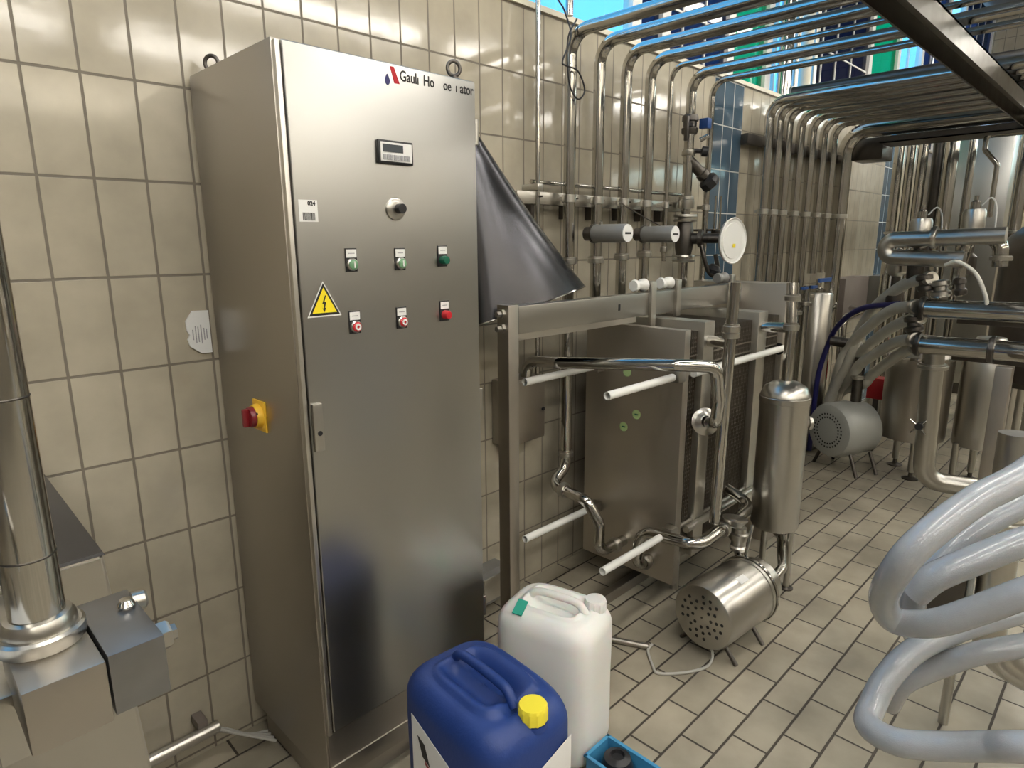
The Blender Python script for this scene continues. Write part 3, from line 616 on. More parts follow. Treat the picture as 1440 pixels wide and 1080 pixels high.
finish('disc_sticker',bx(NB(),dc.x-.01,dc.x+.03,dc.y-.0225,dc.y-.0215,1.565,1.585),'yellow',d)
b=NB(); sweep(b,catmull([(3.13,-.24,1.58),(3.14,-.26,1.50),(3.17,-.27,1.44),(3.23,-.28,1.415),(3.27,-.27,1.45),(3.27,-.25,1.53)],8),.012,12); finish('handle_loop',b,'dark',t)
finish('drain_knob',lathe(NB(),(3.20,-.27,1.43),(0,-.4,1),[(0,0),(.035,.01),(.04,.03),(.02,.05),(0,.05)],24),'black',t)
t=thing('hand_valve','angled black faceted handwheel valve branching off the valve pipe','valve',(VX,WY,1.86))
finish('angled_neck',lathe(NB(),(VX,WY,2.02),(.62,-.42,-.68),[(0,0),(.027,.01),(.027,.10),(.034,.105),(.034,.13),(.02,.135),(.02,.15),(0,.15)],28),'dark',t)
finish('handwheel',lathe(NB(),V((VX,WY,2.02))+V((.62,-.42,-.68)).normalized()*.14,(.62,-.42,-.68),[(0,0),(.035,.0),(.052,.014),(.055,.035),(.048,.055),(.03,.062),(0,.062)],8),'black',t)
finish('neck_union',union(NB(),(VX,WY,1.80),(0,0,1),.03,.06),'satin',t)
t=thing('pipe_lever_valve','small valve with blue lever high on the valve pipe','valve',(VX,WY,2.15))
finish('valve_body',lathe(NB(),(VX,WY,2.14),(0,0,1),[(0,0),(.036,0),(.042,.01),(.042,.03),(.034,.035),(.034,.06),(.042,.065),(.042,.085),(.036,.095),(0,.095)],28),'dark',t)
finish('blue_cap',bx(NB(),VX+.02,VX+.06,WY-.09,WY-.04,2.165,2.215,bev=.005),'bluev',t)
finish('stem',cyl(NB(),(VX+.02,WY-.05,2.11),(VX+.04,WY-.09,2.13),.012),'pol',t)
finish('rear_handle',bx(NB(),VX-.075,VX-.055,WY-.03,WY-.01,2.10,2.22,bev=.005),'dark',t); finish('handle_arm',bx(NB(),VX-.07,VX,WY-.028,WY-.012,2.175,2.19),'dark',t)
finish('drain_cock',lathe(NB(),(VX+.01,WY-.02,2.06),(.5,-.8,-.1),[(0,0),(.012,0),(.012,.04),(.026,.045),(.026,.075),(0,.08)],16),'black',t)
# clear sight glass under the blue strip
t=thing('sight_glass','small upright clear tube in thin white frame in front of blue tile strip','sight glass',(3.36,-.2,1.6))
b=NB()
for dx in (-.03,.03): cyl(b,(3.40+dx,-.18,1.66),(3.40+dx,-.18,1.84),.005,10)
cyl(b,(3.37,-.18,1.66),(3.43,-.18,1.66),.005,10); finish('frame',b,'pol',t)
finish('lower_fitting',lathe(NB(),(3.40,-.18,1.60),(0,0,1),[(0,0),(.01,0),(.03,.04),(.03,.06),(0,.06)],20),'dark',t)
finish('wall_arm',cyl(NB(),(3.40,-.18,1.66),(3.40,-.0,1.66),.006),'dark',t)
# overhead angle beam
t=thing('overhead_beam','heavy dark angle iron beam carrying the overhead pipes','beam',(4.5,-1.2,2.37))
b=NB(); bx(b,2.0,7.2,-1.30,-1.20,2.372,2.380); bx(b,2.0,7.2,-1.30,-1.292,2.30,2.380); bx(b,2.0,7.2,-1.208,-1.20,2.30,2.380); finish('channel',b,'beam',t)
for x in (2.3,6.9): finish('hanger_rod',cyl(NB(),(x,-1.245,2.375),(x,-1.245,ZC),.008),'satin',t)
# ---- flat trays on the rack edge
t=thing('cable_tray','dark flat cable tray running under the end of the overhead pipe rack','tray',(5.55,-.9,2.34))
b=NB(); bx(b,5.42,5.72,-3.2,-.36,2.290,2.298); bx(b,5.42,5.43,-3.2,-.36,2.290,2.338); bx(b,5.71,5.72,-3.2,-.36,2.290,2.338); finish('tray_bed',b,'dark',t)
for y in (-.6,-1.6,-2.6): finish('tray_hanger',cyl(NB(),(5.60,y,2.295),(5.57,y,ZC),.006,10),'satin',t)
single('junction_box',bx(NB(),5.60,5.86,-.34,-.12,2.20,2.36,bev=.01),'dark','dark junction box at the wall end of the overhead rack','box',(5.7,-.2,2.2))
# ---- risers passing the clear glazing above the far row
for i,(x,r,m) in enumerate(((4.68,.05,'pol'),(4.86,.02,'satin'),(5.03,.04,'cream'),(5.18,.02,'satin'))):
    single('upper_duct',cyl(NB(),(x,.06,2.542),(x,.06,4.55),r,24),m,('%s upright duct above the wall top before the glazing, beyond the green pane'%ORD[i]),'duct',(x,.06,2.542))

# ---------------------------------------------------------------- boxes on the wall
t=thing('socket_box','grey electrical socket box on wall beside the foot of the switch cabinet','socket box',(1.78,-.03,.10))
finish('housing',bx(NB(),1.70,1.845,-.075,-.001,.04,.20,bev=.006),'grey',t); finish('lid',bx(NB(),1.705,1.84,-.085,-.075,.06,.17,bev=.004),'steel',t)
t=thing('wall_enclosure','flat blue-grey steel enclosure on wall behind the exchanger column','enclosure',(1.95,-.03,.80))
finish('housing',bx(NB(),1.84,2.07,-.10,-.001,.745,1.03,bev=.006),'side',t); finish('door',bx(NB(),1.848,2.062,-.108,-.10,.752,1.022,bev=.003),'side',t)
finish('lock',cyl(NB(),(2.05,-.108,.88),(2.05,-.114,.88),.008),'black',t)
single('junction_box',bx(NB(),5.72,6.32,-.14,0,.93,1.29,bev=.01),'brown','brown enclosure on wall just past the wide pipe duct','box',(6,-.07,.93))
single('junction_box',bx(NB(),6.78,7.46,-.12,0,.90,1.27,bev=.01),'grey','grey enclosure on wall under the far blue tile strip','box',(7.1,-.06,.90))

# ---------------------------------------------------------------- canisters
def superpt(a,L,W,e=.42):
    c,s=math.cos(a),math.sin(a); return (math.copysign(abs(c)**e,c)*W/2,math.copysign(abs(s)**e,s)*L/2)
def canister(name,lab,loc,head,L,W,H,m,cap,capm,neck,hs,taper=0.0):
    t=thing(name,lab,'canister',loc)
    Rz=Matrix.Rotation(head,3,'Z'); o=V(loc); N=120; b=NB(); rings=[]
    def ring(s,z,e):
        out=[]
        for k in range(N):
            x,y=superpt(2*PI*k/N,L,W,e); out.append(b.verts.new(o+Rz@V((x*s if 1 else x,y*s,z))))
        return out
    sh=.085
    for ins,z in ((.03,0),(.012,.004),(.003,.014),(0,.03)): rings.append(ring(1-ins/(W/2),z,.46))
    for q in range(1,8):
        z=.03+(H-sh-.03)*q/7; rings.append(ring(1+.004*math.sin(q/7*PI*3),z,.46))
    for q in range(1,9):
        a=q/8*PI/2; ins=(1-math.cos(a))*.055; rings.append(ring(1-ins/(W/2)*.78,H-sh+math.sin(a)*(sh-.02),.46+.06*q/8))
    s0=1-.055/(W/2)*.78
    cx,cy=0,cap[1]; hx=0
    def top(x,y):
        z=H-.02
        z+=.02*math.exp(-((x/(W*.40))**4+((y+L*.06)/(L*.40))**4))
        # two wells either side of the handle
        hy0,hy1=hs
        ym=(hy0+hy1)/2; yl=(hy1-hy0)/2
        wy=max(0,1-((y-ym)/(yl*.98))**4)
        for sx in (-1,1):
            d=(abs(x)-.036)/.028; z-=.040*wy*math.exp(-d*d*1.2)*(1 if x*sx>0 else 0)
        z-=.030*wy*math.exp(-(x/.03)**2)
        # cap well
        r=math.hypot(x-cap[0],y-cap[1]); z-=.042/(1+math.exp((r-.062)/.010))
        return z
    n=30
    for q in range(1,n):
        s=s0*(1-q/n); rr=[]
        for k in range(N):
            x,y=superpt(2*PI*k/N,L,W,.52); x*=s;y*=s
            bl=min(1,q/4); z=(H-.02)*(1-bl)+top(x,y)*bl; rr.append(b.verts.new(o+Rz@V((x,y,z))))
        rings.append(rr)
    cen=b.verts.new(o+Rz@V((0,0,top(0,0)))); bot=b.verts.new(o)
    for A_,B_ in zip(rings,rings[1:]):
        for k in range(N): b.faces.new((A_[k],A_[(k+1)%N],B_[(k+1)%N],B_[k]))
    for k in range(N): b.faces.new((rings[-1][k],rings[-1][(k+1)%N],cen)); b.faces.new((rings[0][(k+1)%N],rings[0][k],bot))
    body=finish('body',b,m,t,smooth=80)
    # handle bridging the wells
    y0,y1=hs; P=[(0,y0-.012,H-.03),(0,y0+.012,H-.002),(0,y0+.04,H+.006),(0,(y0+y1)/2,H+.007),(0,y1-.035,H+.003),(0,y1-.008,H-.012),(0,y1+.004,H-.045)]
    b=NB(); sweep(b,catmull([o+Rz@V(p) for p in P],8),lambda s:.0125,20); finish('handle',b,m,t)
    c=o+Rz@V((cap[0],cap[1],0)); 
    lathe_b=NB(); lathe(lathe_b,c+V((0,0,top(cap[0],cap[1])-.002)),(0,0,1),[(0,0),(.036,0),(.034,.012),(0,.012)],36); finish('neck',lathe_b,m,t)
    z0=top(cap[0],cap[1])+.014
    b=NB(); segs=72; prof=[(0,0),(1,0),(1.0,.030),(.93,.036),(.5,.0365),(0,.0365)]; Rc=.0335; rr=[]
    for (f,h) in prof:
        if f==0: rr.append([b.verts.new(c+V((0,0,z0+h)))]); continue
        rr.append([b.verts.new(c+V((0,0,z0+h))+V((math.cos(2*PI*k/segs),math.sin(2*PI*k/segs),0))*(Rc*f*(1+(.045 if (k%6<2 and h<.034 and f==1) else 0)))) for k in range(segs)])
    for A_,B_ in zip(rr,rr[1:]):
        for k in range(segs):
            k2=(k+1)%segs
            if len(A_)==1: b.faces.new((A_[0],B_[k],B_[k2]))
            elif len(B_)==1: b.faces.new((A_[k],B_[0],A_[k2]))
            else: b.faces.new((A_[k],B_[k],B_[k2],A_[k2]))
    finish('screw_cap',b,capm,t,smooth=25)
    return t,body,Rz,o
WL=(1.402,-.748,0)
t,body,Rz,o=canister('canister','white translucent plastic canister with screw cap and green tape, behind the blue one',WL,math.radians(13),.335,.255,.50,'hdpe',(.055,-.115),'hdpe','hdpe',(-.10,.09))
BL=(.925,-.935,0)
tb,bodyb,Rb,ob=canister('canister','dark blue plastic canister with yellow screw cap and hazard labels',BL,math.radians(-4),.39,.28,.578,'blue',(.015,-.157),'capy','blue',(-.10,.12))
# green tape on the white canister shoulder
q=o+Rz@V((-.090,.075,.4875)); finish('green_tape',box(NB(),q,(.050,.034,.004),Rz@Matrix.Rotation(math.radians(-33),3,'Y')),'tape',t)
# labels on the blue canister
def curved_label(par,o,R,L,W,a0,a1,zf0,zf1,z0,m,name,off=.0015,n=24):
    b=NB(); top=[];low=[]
    for k in range(n+1):
        a=a0+(a1-a0)*k/n; x,y=superpt(a,L+2*off,W+2*off,.46); z1=zf0+(zf1-zf0)*k/n
        top.append(b.verts.new(o+R@V((x*1.004,y*1.004,z1)))); low.append(b.verts.new(o+R@V((x*1.004,y*1.004,z0))))
    for k in range(n): b.faces.new((low[k],low[k+1],top[k+1],top[k]))
    bmesh.ops.solidify(b,geom=list(b.faces),thickness=.0006)
    return finish(name,b,m,par)
# labels: the visible faces are -X (long side) and -Y (short side)
sx=-.142; 
def side_poly(pts,x=sx,d=.0015): return [ob+Rb@V((x,y,z)) for y,z in pts]
lb=finish('hazard_label',poly(NB(),side_poly([(.11,.475),(-.125,.40),(-.125,.12),(.11,.12)]),Rb@V((-.001,0,0))),'label',tb)
finish('hazard_print',poly(NB(),side_poly([(.085,.43),(.055,.42),(.035,.37),(.065,.38)],sx-.0012),Rb@V((-.0006,0,0))),'ink',lb)
finish('hazard_print',poly(NB(),side_poly([(.055,.375),(.0,.345),(.0,.338),(.055,.365)],sx-.0012),Rb@V((-.0006,0,0))),'darkred',lb)
b=NB()
for k in range(6): poly(b,side_poly([(.09,.33-.028*k),(-.10,.315-.028*k),(-.10,.303-.028*k),(.09,.318-.028*k)],sx-.0012),Rb@V((-.0005,0,0)))
finish('small_print',b,'gprint',lb)
sy=-.197
finish('side_label',poly(NB(),[ob+Rb@V((x,sy,z)) for x,z in ((-.07,.41),(.10,.475),(.10,.15),(-.07,.15))],Rb@V((0,-.001,0))),'label',tb)

# blue crate with black item, mostly behind the white canister
t=thing('plastic_crate','small blue plastic crate on the floor tiles beside the white canister','crate',(1.50,-1.0,0))
CR=Matrix.Identity(3); cc=V((1.386,-1.035,0))
def cbx(b,x0,x1,y0,y1,z0,z1): return box(b,cc+CR@V(((x0+x1)/2,(y0+y1)/2,0))+V((0,0,(z0+z1)/2)),(abs(x1-x0),abs(y1-y0),z1-z0),CR,bev=.002)
b=NB(); cbx(b,-.056,.056,-.095,.095,0,.005); cbx(b,-.056,-.051,-.095,.095,.002,.08); cbx(b,.051,.056,-.095,.095,.002,.08); cbx(b,-.056,.056,-.095,-.09,.002,.08); cbx(b,-.056,.056,.09,.095,.002,.08); finish('tub',b,'crate',t)
b=NB(); cbx(b,.050,.062,-.101,.101,.076,.082); cbx(b,-.062,-.050,-.101,.101,.076,.082); cbx(b,-.062,.062,.089,.101,.076,.082); cbx(b,-.062,.062,-.101,-.089,.076,.082); finish('rim',b,'crate',t)
t=thing('black_cap_fitting','round black plastic fitting lying inside the blue crate','fitting',cc+V((-.02,-.01,.008)))
finish('dome',lathe(NB(),cc+V((.0,.02,.006)),(0,0,1),[(0,0),(.045,0),(.048,.01),(.048,.055),(.040,.080),(.022,.088),(.018,.078),(0,.078)],40),'black',t)

# ---------------------------------------------------------------- reinforced hoses hanging from the near stand
def hose(pts,r,lab,n=12):
    t=thing('reinforced_hose',lab,'hose',V(pts[0]),'coiled milky reinforced hoses')
    b=NB(); c=catmull(pts,n); sweep(b,c,r,28); finish('tube',b,'hose',t)
    return t
#H0
hose([(1.807, -1.984, 1.284), (1.667, -1.902, 1.238), (1.502, -1.831, 1.163), (1.404, -1.775, 1.123), (1.316, -1.721, 1.06), (1.304, -1.687, 0.99), (1.382, -1.654, 0.881), (1.433, -1.668, 0.815), (1.421, -1.735, 0.843), (1.429, -1.799, 0.894), (1.442, -1.866, 0.955), (1.479, -1.953, 1.023), (1.506, -2.035, 1.083)],0.028,'outer milky reinforced hose loop, topmost of the coil at the frame edge')
hose([(2.064, -2.007, 1.106), (1.953, -1.906, 1.075), (1.836, -1.812, 0.998), (1.721, -1.742, 0.946), (1.652, -1.694, 0.879), (1.629, -1.665, 0.802), (1.66, -1.654, 0.708), (1.729, -1.678, 0.619), (1.797, -1.736, 0.653), (1.917, -1.813, 0.698), (2.064, -1.905, 0.737)],0.028,'inner milky reinforced hose strand lying under the topmost loop')
hose([(1.9, -2.044, 1.019), (1.789, -1.939, 1.0), (1.676, -1.836, 0.966), (1.606, -1.765, 0.923), (1.563, -1.706, 0.877), (1.557, -1.673, 0.826)],0.031,"milky reinforced hose strand crossing from the frame edge into the coil's fold")
hose([(1.784, -1.838, 0.749), (1.662, -1.752, 0.724), (1.554, -1.695, 0.7), (1.468, -1.664, 0.661), (1.414, -1.653, 0.614), (1.36, -1.662, 0.598), (1.335, -1.721, 0.609), (1.349, -1.798, 0.638), (1.351, -1.861, 0.676), (1.339, -1.91, 0.714), (1.383, -2.016, 0.749), (1.468, -2.104, 0.739)],0.027,'lowest milky reinforced hose loop sweeping around over the floor tiles')
hose([(1.822, -2.076, 0.806), (1.753, -1.973, 0.774), (1.665, -1.867, 0.736), (1.62, -1.79, 0.699), (1.591, -1.721, 0.64), (1.569, -1.672, 0.588), (1.592, -1.648, 0.508)],0.025,'milky reinforced hose strand curving in the middle of the lowest loop')
t=thing('hose_rack','steel post with arms that carries the coiled hoses','post',(1.98,-2.14,0))
finish('post',cyl(NB(),(1.98,-2.14,0),(1.98,-2.14,1.42),.025),'satin',t)
finish('base_plate',cyl(NB(),(1.98,-2.14,0),(1.98,-2.14,.01),.16,32),'dark',t)
for z in (1.20,.95,.70): finish('arm',pipe(NB(),[(1.98,-2.14,z),(1.80,-2.02,z),(1.78,-2.0,z+.06)],.012,.03),'satin',t)
# stand the hoses hang over: steel post with elbow, dark valve box
t=thing('drain_pipe_stand','thick polished pipe dropping into a floor elbow behind the coiled hoses','pipe',(2.28,-1.75,0))
finish('tube',pipe(NB(),[(2.30,-1.735,1.05),(2.285,-1.745,.35),(2.60,-2.20,.047)],.047,.16,24),'satin',t)
finish('union_nut',union(NB(),(2.297,-1.737,.78),(0,0,1),.047,.035),'satin',t)
t=thing('valve_stand','dark steel valve housing with small chrome knob behind the coiled hoses','valve housing',(2.35,-1.60,0))
finish('housing',bx(NB(),2.24,2.40,-1.68,-1.585,.44,.66,bev=.008),'dark',t); finish('support_leg',cyl(NB(),(2.36,-1.66,0),(2.36,-1.66,.45),.015),'satin',t)
k_=finish('chrome_knob',lathe(NB(),(2.24,-1.635,.655),(-1,0,0),[(0,0),(.012,0),(.012,.02),(.024,.025),(.024,.04),(0,.045)],24),'pol',t)
finish('top_plate',bx(NB(),2.25,2.62,-1.69,-1.58,.66,.675,bev=.004),'dark',t)

# ---------------------------------------------------------------- manifold and tanks
MX=4.30
t=thing('upper_manifold_pipe','upper of two thick level steel pipes in front of the tanks','manifold',(MX,-1.03,1.22))
finish('tube',cyl(NB(),(MX,-1.03,1.215),(MX,-2.6,1.235),.054,36),'pol',t); finish('end_flange',lathe(NB(),(MX,-1.005,1.215),(0,-1,0),[(0,0),(.062,0),(.068,.01),(.068,.025),(.054,.03)],32),'dark',t)
t=thing('lower_manifold_pipe','lower of two thick level steel pipes in front of the tanks','manifold',(MX,-1.03,1.0))
finish('tube',cyl(NB(),(MX,-1.03,1.005),(MX,-2.6,1.035),.054,36),'pol',t); finish('end_flange',lathe(NB(),(MX,-1.005,1.005),(0,-1,0),[(0,0),(.062,0),(.068,.01),(.068,.025),(.054,.03)],32),'dark',t); finish('union_nut',union(NB(),(MX,-1.37,1.012),(0,1,0),.054,.03),'dark',t)
b=NB(); 
t=thing('manifold_post','square dark steel post carrying the manifold pipes','post',(4.42,-1.5,0))
finish('column',bx(NB(),4.37,4.43,-1.60,-1.54,0,1.35,bev=.003),'side',t); finish('cross_arm',bx(NB(),4.36,4.42,-1.60,-1.18,.925,.955,bev=.003),'dark',t); finish('cross_arm',bx(NB(),4.36,4.42,-1.60,-1.18,1.135,1.165,bev=.003),'dark',t)
t=thing('manifold_post','second square dark steel post, standing nearer beside the second tank','post',(4.1,-1.5,0))
finish('column',bx(NB(),4.05,4.12,-1.50,-1.43,0,.96,bev=.003),'side',t)
pipework('manifold_downpipe','thick dull pipe dropping from the lower manifold into a floor elbow',
 [(4.46,-1.07,1.0),(4.47,-1.10,.14),(4.62,-1.42,.12)],.058,.12,[('union',(4.462,-1.075,.86),(0,0,1))],m='satin')
pipework('return_bend_pipe','dark polished U-shaped pipe bending back above the manifold',
 [(4.34,-1.35,1.62),(4.34,-.78,1.60),(4.34,-.78,1.50),(4.34,-1.18,1.49)],.045,.075,[('union',(4.34,-1.02,1.612),(0,1,0))],m='satin')
pipework('gooseneck_pipe','polished gooseneck pipe arching over behind the manifold valves',
 [(4.5,-1.13,1.28),(4.5,-1.13,1.46),(4.5,-1.15,1.60),(4.5,-1.24,1.63),(4.5,-1.31,1.57),(4.5,-1.32,1.45)],.038,.08,[('union',(4.5,-1.32,1.50),(0,0,1))])
def headvalve(x,y,z,h,lab):
    t=thing('seat_valve',lab,'valve',(x,y,z-.2),'steel seat valves on the manifold')
    finish('valve_body',lathe(NB(),(x,y,z-.22),(0,0,1),[(0,0),(.035,0),(.045,.03),(.045,.10),(.025,.12),(.025,.20),(0,.20)],28),'dark',t)
    a=finish('actuator_head',lathe(NB(),(x,y,z),(0,0,1),[(0,-.02),(.03,-.02),(.055,0),(.058,.01),(.058,h-.02),(.05,h),(0,h)],32),'satin',t)
    finish('switch_top',lathe(NB(),(x,y,z+h),(0,0,1),[(0,0),(.025,0),(.025,.04),(.012,.05),(.012,.075),(0,.075)],20),'pol',a)
    b=NB(); sweep(b,catmull([(x,y-.03,z+h+.02),(x,y-.07,z+h+.06),(x,y-.10,z+h),(x,y-.11,z-.05)],6),.004,8); finish('air_line',b,'white',a)
headvalve(4.42,-.93,1.57,.15,'satin cylindrical seat valve above the end of the manifold')
headvalve(4.60,-1.15,1.62,.15,'second satin seat valve, in front of the pale steel panel')
headvalve(4.55,-.80,1.40,.10,'small seat valve beside the end of the U-shaped pipe')
# cluster under the bend
for i,(y,z,r,m,l) in enumerate(((-1.02,1.36,.045,'dark','round dark valve knob between U-shaped pipe and manifold'),(-1.10,1.33,.05,'satin','satin clamp fitting sitting on the manifold pipe'),(-1.19,1.345,.032,'dark','small dark fitting at the foot of the gooseneck pipe'),(-.99,1.12,.05,'dark','dark coupling between the two manifold pipe ends'))):
    single('pipe_fitting',lathe(NB(),(4.32,y,z-.05),(0,.2,1),[(0,0),(r*.8,0),(r,.012),(r,.03),(r*.7,.04),(r*.7,.06),(r,.068),(r,.09),(r*.6,.10),(0,.10)],24),m,l,'fitting',(4.32,y,z-.05))
single('air_hose',sweep(NB(),catmull([(4.30,-1.10,1.46),(4.28,-1.16,1.48),(4.27,-1.25,1.42),(4.27,-1.31,1.30),(4.27,-1.33,1.20)],8),.011,12),'hose2','thin milky hose curling over the upper manifold pipe','hose',(4.3,-1.1,1.4))
# tanks
def tank(x,y,r,z0,z1,lab,legs,m='side',cone=True):
    t=thing('small_tank',lab,'tank',(x,y,0))
    sh=finish('shell',lathe(NB(),(x,y,z0),(0,0,1),[(0,-.02),(r*.6,-.015),(r*.97,0),(r,.02),(r,z1-z0-.12 if cone else z1-z0-.03),(r*.55 if cone else r*.97,z1-z0),(0,z1-z0+.01)],56),m,t)
    finish('rim_band',lathe(NB(),(x,y,z1-.14),(0,0,1),[(r,0),(r+.008,.002),(r+.008,.018),(r,.02)],56),'pol',t)
    for lx,ly in legs:
        l=finish('leg',cyl(NB(),(lx,ly,.05),(lx,ly,z0+.02),.022),'satin',t); finish('foot_pad',lathe(NB(),(lx,ly,0),(0,0,1),[(0,0),(.05,0),(.05,.008),(.015,.02),(.012,.05),(0,.05)],24),'dark',l)
tank(5.02,-.89,.20,.26,.96,'brownish stainless tank on legs, farther of the two beside the manifold',((5.12,-.79),(4.87,-.95),(5.12,-1.02)))
tank(5.12,-1.25,.14,.25,.98,'slimmer bright stainless tank on legs behind the manifold posts',((5.15,-1.24),(5.02,-1.16),(5.08,-1.32)),m='satin')
t=thing('lower_nozzle_valve','small valve with black hub and four bright spokes on the downpipe','valve',(4.40,-1.0,.52))
b=NB(); c=V((4.395,-1.06,.50))
cyl(b,c,c+V((-.03,-.005,0)),.022,16); finish('hub',b,'black',t)
b=NB()
for a in (.7,2.3,3.9,5.4): cyl(b,c+V((-.02,0,0)),c+V((-.025,math.cos(a)*.06,math.sin(a)*.06)),.005,8)
finish('spoke',b,'pol',t)
# hoses between the wall equipment and the manifold
hp=[[(4.32,-1.03,1.38),(4.45,-.88,1.34),(4.65,-.68,1.18),(4.80,-.55,.98),(4.85,-.50,.80),(5.02,-.33,.42),(5.03,-.29,.04)],
[(4.30,-.98,1.22),(4.48,-.82,1.18),(4.70,-.62,1.02),(4.85,-.48,.86),(4.90,-.42,.72),(5.07,-.33,.42),(5.11,-.29,.04)],
[(4.32,-1.0,1.16),(4.50,-.84,1.08),(4.72,-.66,.93),(4.90,-.52,.78),(5.0,-.45,.66),(5.13,-.33,.42),(5.19,-.29,.04)],
[(4.30,-1.0,1.03),(4.46,-.88,.99),(4.66,-.72,.88),(4.80,-.58,.76),(4.88,-.52,.66),(5.18,-.33,.42),(5.27,-.29,.04)],
[(4.36,-1.0,.98),(4.52,-.90,.92),(4.72,-.76,.80),(4.86,-.64,.68),(4.92,-.58,.60),(5.24,-.33,.42),(5.35,-.29,.04)]]
hl=['topmost milky hose curving down from the manifold end toward the grey motor','second milky hose from the top, hanging from the manifold end','third milky hose from the top, hanging from the manifold end','fourth milky hose from the top, just above the red box','lowest milky hose hanging from the manifold end']
for p_,l_ in zip(hp,hl):
    t=thing('milky_hose',l_,'hose',V(p_[0]),'milky hoses hanging from manifold'); b=NB(); sweep(b,catmull(p_,8),.034,16); finish('tube',b,'hose2',t); finish('coupling',lathe(NB(),p_[0],V(p_[0])-V(p_[1]),[(0,-.03),(.04,-.03),(.046,-.01),(.046,.01),(.04,.02),(0,.02)],20),'satin',t)
single('blue_hose',sweep(NB(),catmull([(4.45,-.86,1.22),(4.62,-.60,1.16),(4.78,-.42,1.02),(4.88,-.33,.86),(4.92,-.27,.62),(4.95,-.25,.30),(4.97,-.24,.02)],8),.018,12),'logob','thin dark blue hose running behind the milky hoses','hose',(4.5,-.8,1.2))
pipework('bent_wall_pipe','polished pipe arching out of the wall beside the wide upright cylinder',[(5.25,-.30,.70),(5.25,-.30,1.02),(5.5,-.35,1.07),(5.75,-.20,1.05)],.028,.08,m='pol')
pipework('motor_riser_pipe','dark pipe with elbow rising above the grey motor',[(4.84,-.36,.90),(4.86,-.56,.88),(4.86,-.56,.47)],.035,.05,[('union',(4.86,-.56,.66),(0,0,1))],m='dark')
single('red_box',bx(NB(),5.3,5.42,-.62,-.50,.42,.58,bev=.008),'red','small red box fixed above the grey motor beside the tank','box',(5.35,-.55,.42))
single('red_box_post',bx(NB(),5.34,5.38,-.58,-.54,0,.42),'dark','short dark post holding the small red box','post',(5.36,-.56,0))
# tall slim cylinder with lid valves (in front of the wide duct)
t=thing('upright_cylinder','tall slim stainless cylinder standing against the wall beyond the filter vessel','vessel',(5.12,-.14,0))
finish('shell',lathe(NB(),(5.12,-.14,.0),(0,0,1),[(0,0),(.105,0),(.11,.01),(.11,1.20),(.10,1.215),(0,1.22)],44),'satin',t)
finish('lid_fitting',lathe(NB(),(5.12,-.14,1.22),(0,0,1),[(0,0),(.05,0),(.05,.02),(.02,.03),(.02,.09),(0,.09)],24),'pol',t)
finish('blue_handle',bx(NB(),5.06,5.30,-.17,-.15,1.29,1.32,bev=.005),'bluev',t)
for i,(x,y) in enumerate(((4.22,-.26),(4.40,-.26),(4.56,-.26))):
    t=thing('drain_pipe',['first','second','third'][i]+' slender upright pipe between the filter vessel and the tall slim cylinder','pipe',(x,y,0))
    finish('tube',cyl(NB(),(x,y,.0),(x,y,1.30),.034 if i==0 else .028,20),'pol',t); finish('union_nut',union(NB(),(x,y,1.08+.05*i),(0,0,1),.032),'satin',t)
    finish('lever',bx(NB(),x-.012,x+.07,y-.05,y-.03,1.28,1.30,bev=.004),'bluev' if i else 'dark',t)
# grey motor
t=thing('grey_motor','large grey electric motor with ring of slots on its end cover','motor',(4.9,-.52,0))
A=V((.90,-.43,0)).normalized(); c0=V((4.62,-.470,.300)); R=.195
sh=finish('housing',lathe(NB(),c0,A,[(0,0),(R-.05,0),(R-.015,.012),(R,.04),(R,.18),(R-.012,.19),(R-.012,.30),(R-.04,.33),(0,.33)],56),'motor',t)
F=orient(A); b=NB()
for rad,nn in ((.093,26),(.118,30)):
    for k in range(nn):
        a=2*PI*k/nn; u=V((math.cos(a),math.sin(a),0)); cc_=c0+F@(u*rad); 
        cyl(b,cc_+A*.01,cc_-A*.0008,.0065,8)
finish('vent_slot',b,'ink',sh)
for s in (-1,1):
    for x in (.10,.28):
        q=c0+A*x; sd=V((A.y,-A.x,0))*s; p0=q+sd*.12-V((0,0,.15)); finish('leg',cyl(NB(),p0,(p0.x+sd.x*.07,p0.y+sd.y*.07,0),.012),'dark',t)
# far equipment
t=thing('steel_panel_tank','tall pale flat-sided steel tank standing far back by the end wall','tank',(8.4,-.6,0))
finish('shell',bx(NB(),8.0,8.9,-.80,-.22,.12,2.60,bev=.02),'door',t); finish('base',bx(NB(),8.05,8.85,-.75,-.27,0,.12),'dark',t); finish('hatch_handle',bx(NB(),7.985,8.0,-.62,-.56,1.25,1.29,bev=.004),'dark',t)
t=thing('dark_drum','large dark drum-shaped vessel beyond the gooseneck pipe','vessel',(6.3,-1.35,0))
finish('shell',lathe(NB(),(6.3,-1.42,.5),(0,0,1),[(0,0),(.30,.0),(.36,.05),(.36,1.0),(.34,1.10),(.25,1.19),(.12,1.23),(0,1.24)],56),'dark',t)
for a in (.5,2.6,4.7): finish('leg',cyl(NB(),(6.3+.25*math.cos(a),-1.42+.25*math.sin(a),0),(6.3+.25*math.cos(a),-1.42+.25*math.sin(a),.52),.03),'satin',t)
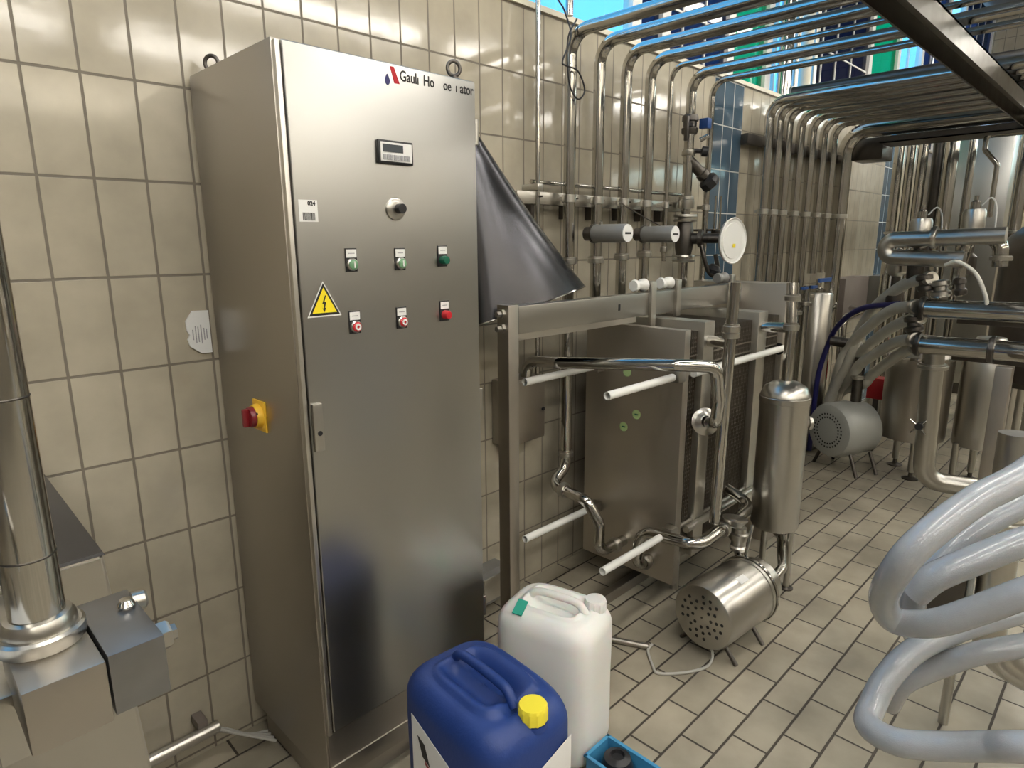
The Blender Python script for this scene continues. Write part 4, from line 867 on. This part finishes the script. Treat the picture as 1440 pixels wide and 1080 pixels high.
far=[(6.5,-.60,.055,'thick bright upright pipe in front of the pale steel tank'),(6.62,-.72,.03,'slim upright pipe just beyond the thick bright pipe'),(6.5,-.215,.040,'dull upright pipe nearest the far blue tile strip'),(6.5,-.305,.036,'upright pipe second from the far blue tile strip'),(6.5,-.395,.040,'upright pipe third from the far blue tile strip'),(6.6,-.50,.06,'dark shaded upright duct beside the thick bright pipe'),(7.0,-1.02,.05,'bright upright pipe past the pale steel tank edge'),(7.2,-1.14,.035,'slim upright pipe near the frame edge by the dark drum'),(7.3,-1.26,.05,'last upright pipe behind the dark drum')]
for i,(x,y,r,l) in enumerate(far):
    t=thing('upright_pipe',l,'pipe',(x,y,0),'upright pipes near the end wall')
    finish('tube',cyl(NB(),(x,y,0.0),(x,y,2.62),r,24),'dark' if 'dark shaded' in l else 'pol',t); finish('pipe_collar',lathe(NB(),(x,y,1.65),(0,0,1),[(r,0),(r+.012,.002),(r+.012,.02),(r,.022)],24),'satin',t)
single('bent_tube',pipe(NB(),[(5.6,-1.30,2.30),(5.6,-.98,2.30),(5.6,-.98,2.20),(5.62,-1.06,2.10),(5.62,-1.06,1.75)],.016,.03),'pol','thin cranked tube dropping from the overhead rack','tube',(5.6,-1.1,2.2))
t=thing('overhead_valve','pale upright tube with dark valve body among the overhead pipes beyond the beam','valve',(4.3,-1.36,2.5))
finish('tube',cyl(NB(),(4.3,-1.36,2.49),(4.3,-1.36,2.70),.034),'satin',t); finish('valve_body',lathe(NB(),(4.3,-1.36,2.70),(0,0,1),[(0,0),(.05,0),(.06,.02),(.06,.12),(.03,.14),(0,.14)],28),'dark',t)
finish('side_port',cyl(NB(),(4.3,-1.36,2.76),(4.3,-1.60,2.79),.03),'dark',t)
t=thing('overhead_crossing_pipe','thick dark pipe laid across the top of the overhead pipe rack','pipe',(4.6,-1.8,2.62))
finish('tube',cyl(NB(),(3.0,-2.1,2.53),(6.0,-1.75,2.58),.05),'dark',t); finish('union_nut',union(NB(),(4.5,-1.925,2.555),(1,.117,.017),.05,.04),'satin',t)
# ---------------------------------------------------------------- light, sky, camera
w=bpy.data.worlds.new('sky'); SC.world=w; w.use_nodes=True; nt=w.node_tree; bg=nt.nodes['Background']
tc=node(nt,'ShaderNodeTexCoord'); sp=node(nt,'ShaderNodeSeparateXYZ'); nt.links.new(tc.outputs['Generated'],sp.inputs[0])
cr=node(nt,'ShaderNodeValToRGB'); cr.color_ramp.elements[0].position=.40; cr.color_ramp.elements[0].color=(1,.94,.84,1); cr.color_ramp.elements[1].position=.62; cr.color_ramp.elements[1].color=(.085,.23,.42,1)
mr=node(nt,'ShaderNodeMapRange'); mr.inputs['From Min'].default_value=-1; nt.links.new(sp.outputs[1],mr.inputs['Value'])
nt.links.new(mr.outputs[0],cr.inputs[0]); nt.links.new(cr.outputs[0],bg.inputs[0]); bg.inputs[1].default_value=5.0

cam=bpy.data.cameras.new('camera'); co=bpy.data.objects.new('camera',cam); COL.objects.link(co); SC.camera=co
f_=904.388; pitch,roll,yaw=0.216957808,-0.00614805262,0.787587870
cy,sy_=math.cos(yaw),math.sin(yaw); cp,sp_=math.cos(pitch),math.sin(pitch)
fw=V((sy_*cp,cy*cp,-sp_)); rt=V((cy,-sy_,0)); up=rt.cross(fw)
r2=rt*math.cos(roll)+up*math.sin(roll); u2=up*math.cos(roll)-rt*math.sin(roll)
co.matrix_world=Matrix(((r2.x,u2.x,-fw.x,0),(r2.y,u2.y,-fw.y,-1.95721),(r2.z,u2.z,-fw.z,1.6),(0,0,0,1)))
cam.sensor_width=36; cam.lens=f_/1440*36; cam.clip_start=.02; cam.clip_end=100
SC.view_settings.view_transform='Standard'; SC.view_settings.look='None'; SC.view_settings.gamma=1; SC.view_settings.use_curve_mapping=False; SC.view_settings.exposure=0.15
SC.cycles.use_denoising=True; SC.cycles.max_bounces=8; SC.cycles.glossy_bounces=5; SC.cycles.diffuse_bounces=4; SC.cycles.transparent_max_bounces=12
SC.cycles.sample_clamp_indirect=6; SC.cycles.caustics_reflective=False; SC.cycles.caustics_refractive=False; SC.cycles.blur_glossy=.5
